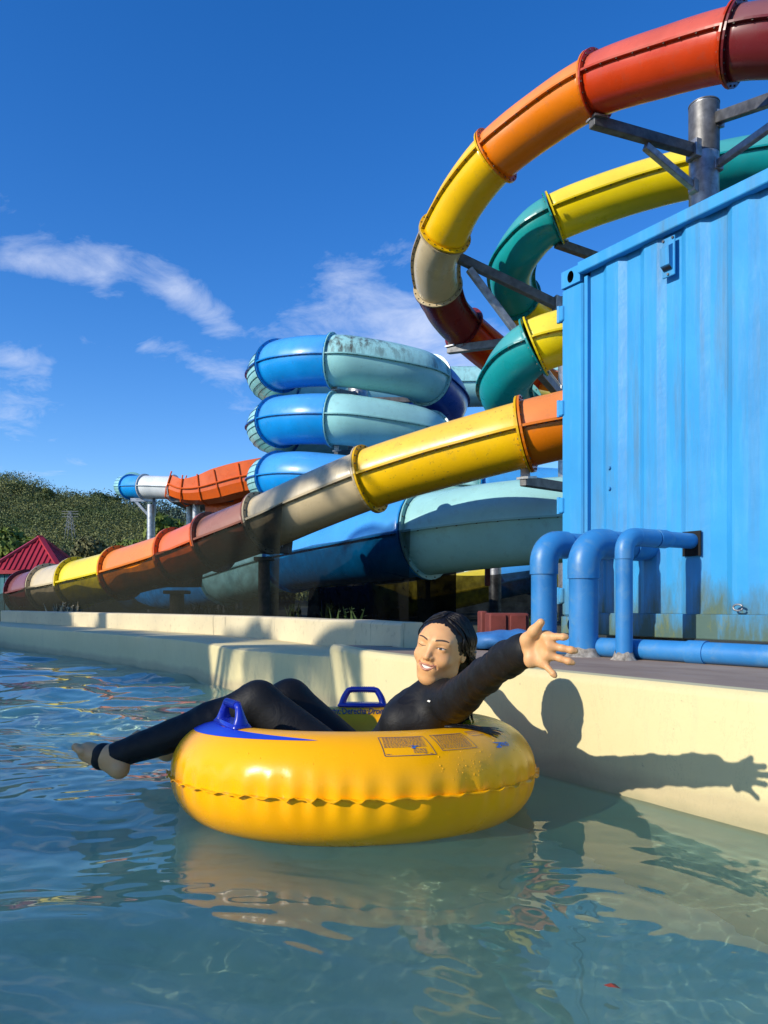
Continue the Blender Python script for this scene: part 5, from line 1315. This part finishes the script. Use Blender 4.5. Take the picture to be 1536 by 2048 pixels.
# face details laid on the face surface
def face_patch(name, outline_fn, mat, parent, nx_=14, nz_=5, off=.0008, thick=0.0):
    """grid patch: outline_fn(t) -> (x, z_low, z_high)"""
    q = []
    for j in range(nz_):
        w = j / (nz_ - 1)
        for i in range(nx_):
            x, z0, z1 = outline_fn(i / (nx_ - 1)); z = z0 + (z1 - z0) * w; q.append((x, face_y(x, z) + off + thick * math.sin(math.pi * w) * math.sin(math.pi * min(max(i / (nx_ - 1), .06), .94)), z))
    return mk(name, HW(q), [(j * nx_ + i, j * nx_ + i + 1, (j + 1) * nx_ + i + 1, (j + 1) * nx_ + i) for j in range(nz_ - 1) for i in range(nx_ - 1)], mat, parent, None, True)
for sg in (-1, 1):
    lift = .0015 if sg > 0 else -.0025
    face_patch('eyebrow', lambda t: (sg * (.013 + .036 * t), .0195 + lift + .0055 * math.sin(t * 2.3) - .0016 * (1 - t) ** .5 - .002 * t, .0195 + lift + .0055 * math.sin(t * 2.3) + .0036 * (1 - t) ** .5), M['brow'], person, 12, 3, .0012)
# open eye on the picture's right, winking eye on the left
def almond(t): x = .0185 + .0255 * t; c = math.sin(math.pi * t); return x, -.0005 - .0020 * c + .002 * t, -.0005 + .0036 * c + .002 * t
ew = face_patch('eye', almond, M['eyewhite'], person, 12, 4, .0006)
def irisf(t): x = .0255 + .0096 * t; c = math.sqrt(max(0, 1 - (2 * t - 1) ** 2)); return x, .0015 - min(.0036, .0048 * c), .0015 + min(.0034, .0048 * c)
face_patch('iris', irisf, M['iris'], ew, 8, 4, .0012)
face_patch('lash_line', lambda t: (.0165 + .030 * t, -.0005 + .0036 * math.sin(math.pi * t) + .0024 * t - .0006, -.0005 + .0036 * math.sin(math.pi * t) + .0024 * t + .0014), M['brow'], person, 12, 3, .0016)
face_patch('lash_line', lambda t: (-.0165 - .029 * t, -.0010 - .0030 * math.sin(math.pi * t) - .0011 * (1 - abs(2 * t - 1)), -.0010 - .0030 * math.sin(math.pi * t) + .0012), M['brow'], person, 12, 3, .0012)
# smile
def sm(t, a): return a * (1 - (2 * t - 1) ** 2)
q = []; nx_ = 15
for j in range(5):
    w = j / 4
    for i in range(nx_):
        t = i / (nx_ - 1); x = -.0255 + .051 * t; z = -.0520 - sm(t, .0045) - w * sm(t, .0135) * 1.0; q.append((x, .0893 - 14 * x * x + .0008 * math.cos(x * 900), z))
mk('teeth', HW(q), [(j * nx_ + i, j * nx_ + i + 1, (j + 1) * nx_ + i + 1, (j + 1) * nx_ + i) for j in range(4) for i in range(nx_ - 1)], M['teeth'], person, None, True)
def lip(zc, half, nm):
    pts = []; 
    for i in range(19):
        t = i / 18; x = -.0285 + .057 * t; z = zc(t); y = max(.0922 - 13.0 * x * x, face_y(x, z) + .0002); pts.append((x, y, z))
    s = MB(); s.tube(HW(pts), HS * np.array([half * (.18 + .82 * math.sin(math.pi * min(max(i / 18, .03), .97)) ** .7) for i in range(19)]), 8); s.build('lip', M['lips'], person, True)
lip(lambda t: -.0500 - sm(t, .0045) + .001 * math.cos((t - .5) * 12) * sm(t, 1), .0032, 'upper')
lip(lambda t: -.0500 - sm(t, .0190), .0040, 'lower')
# nails
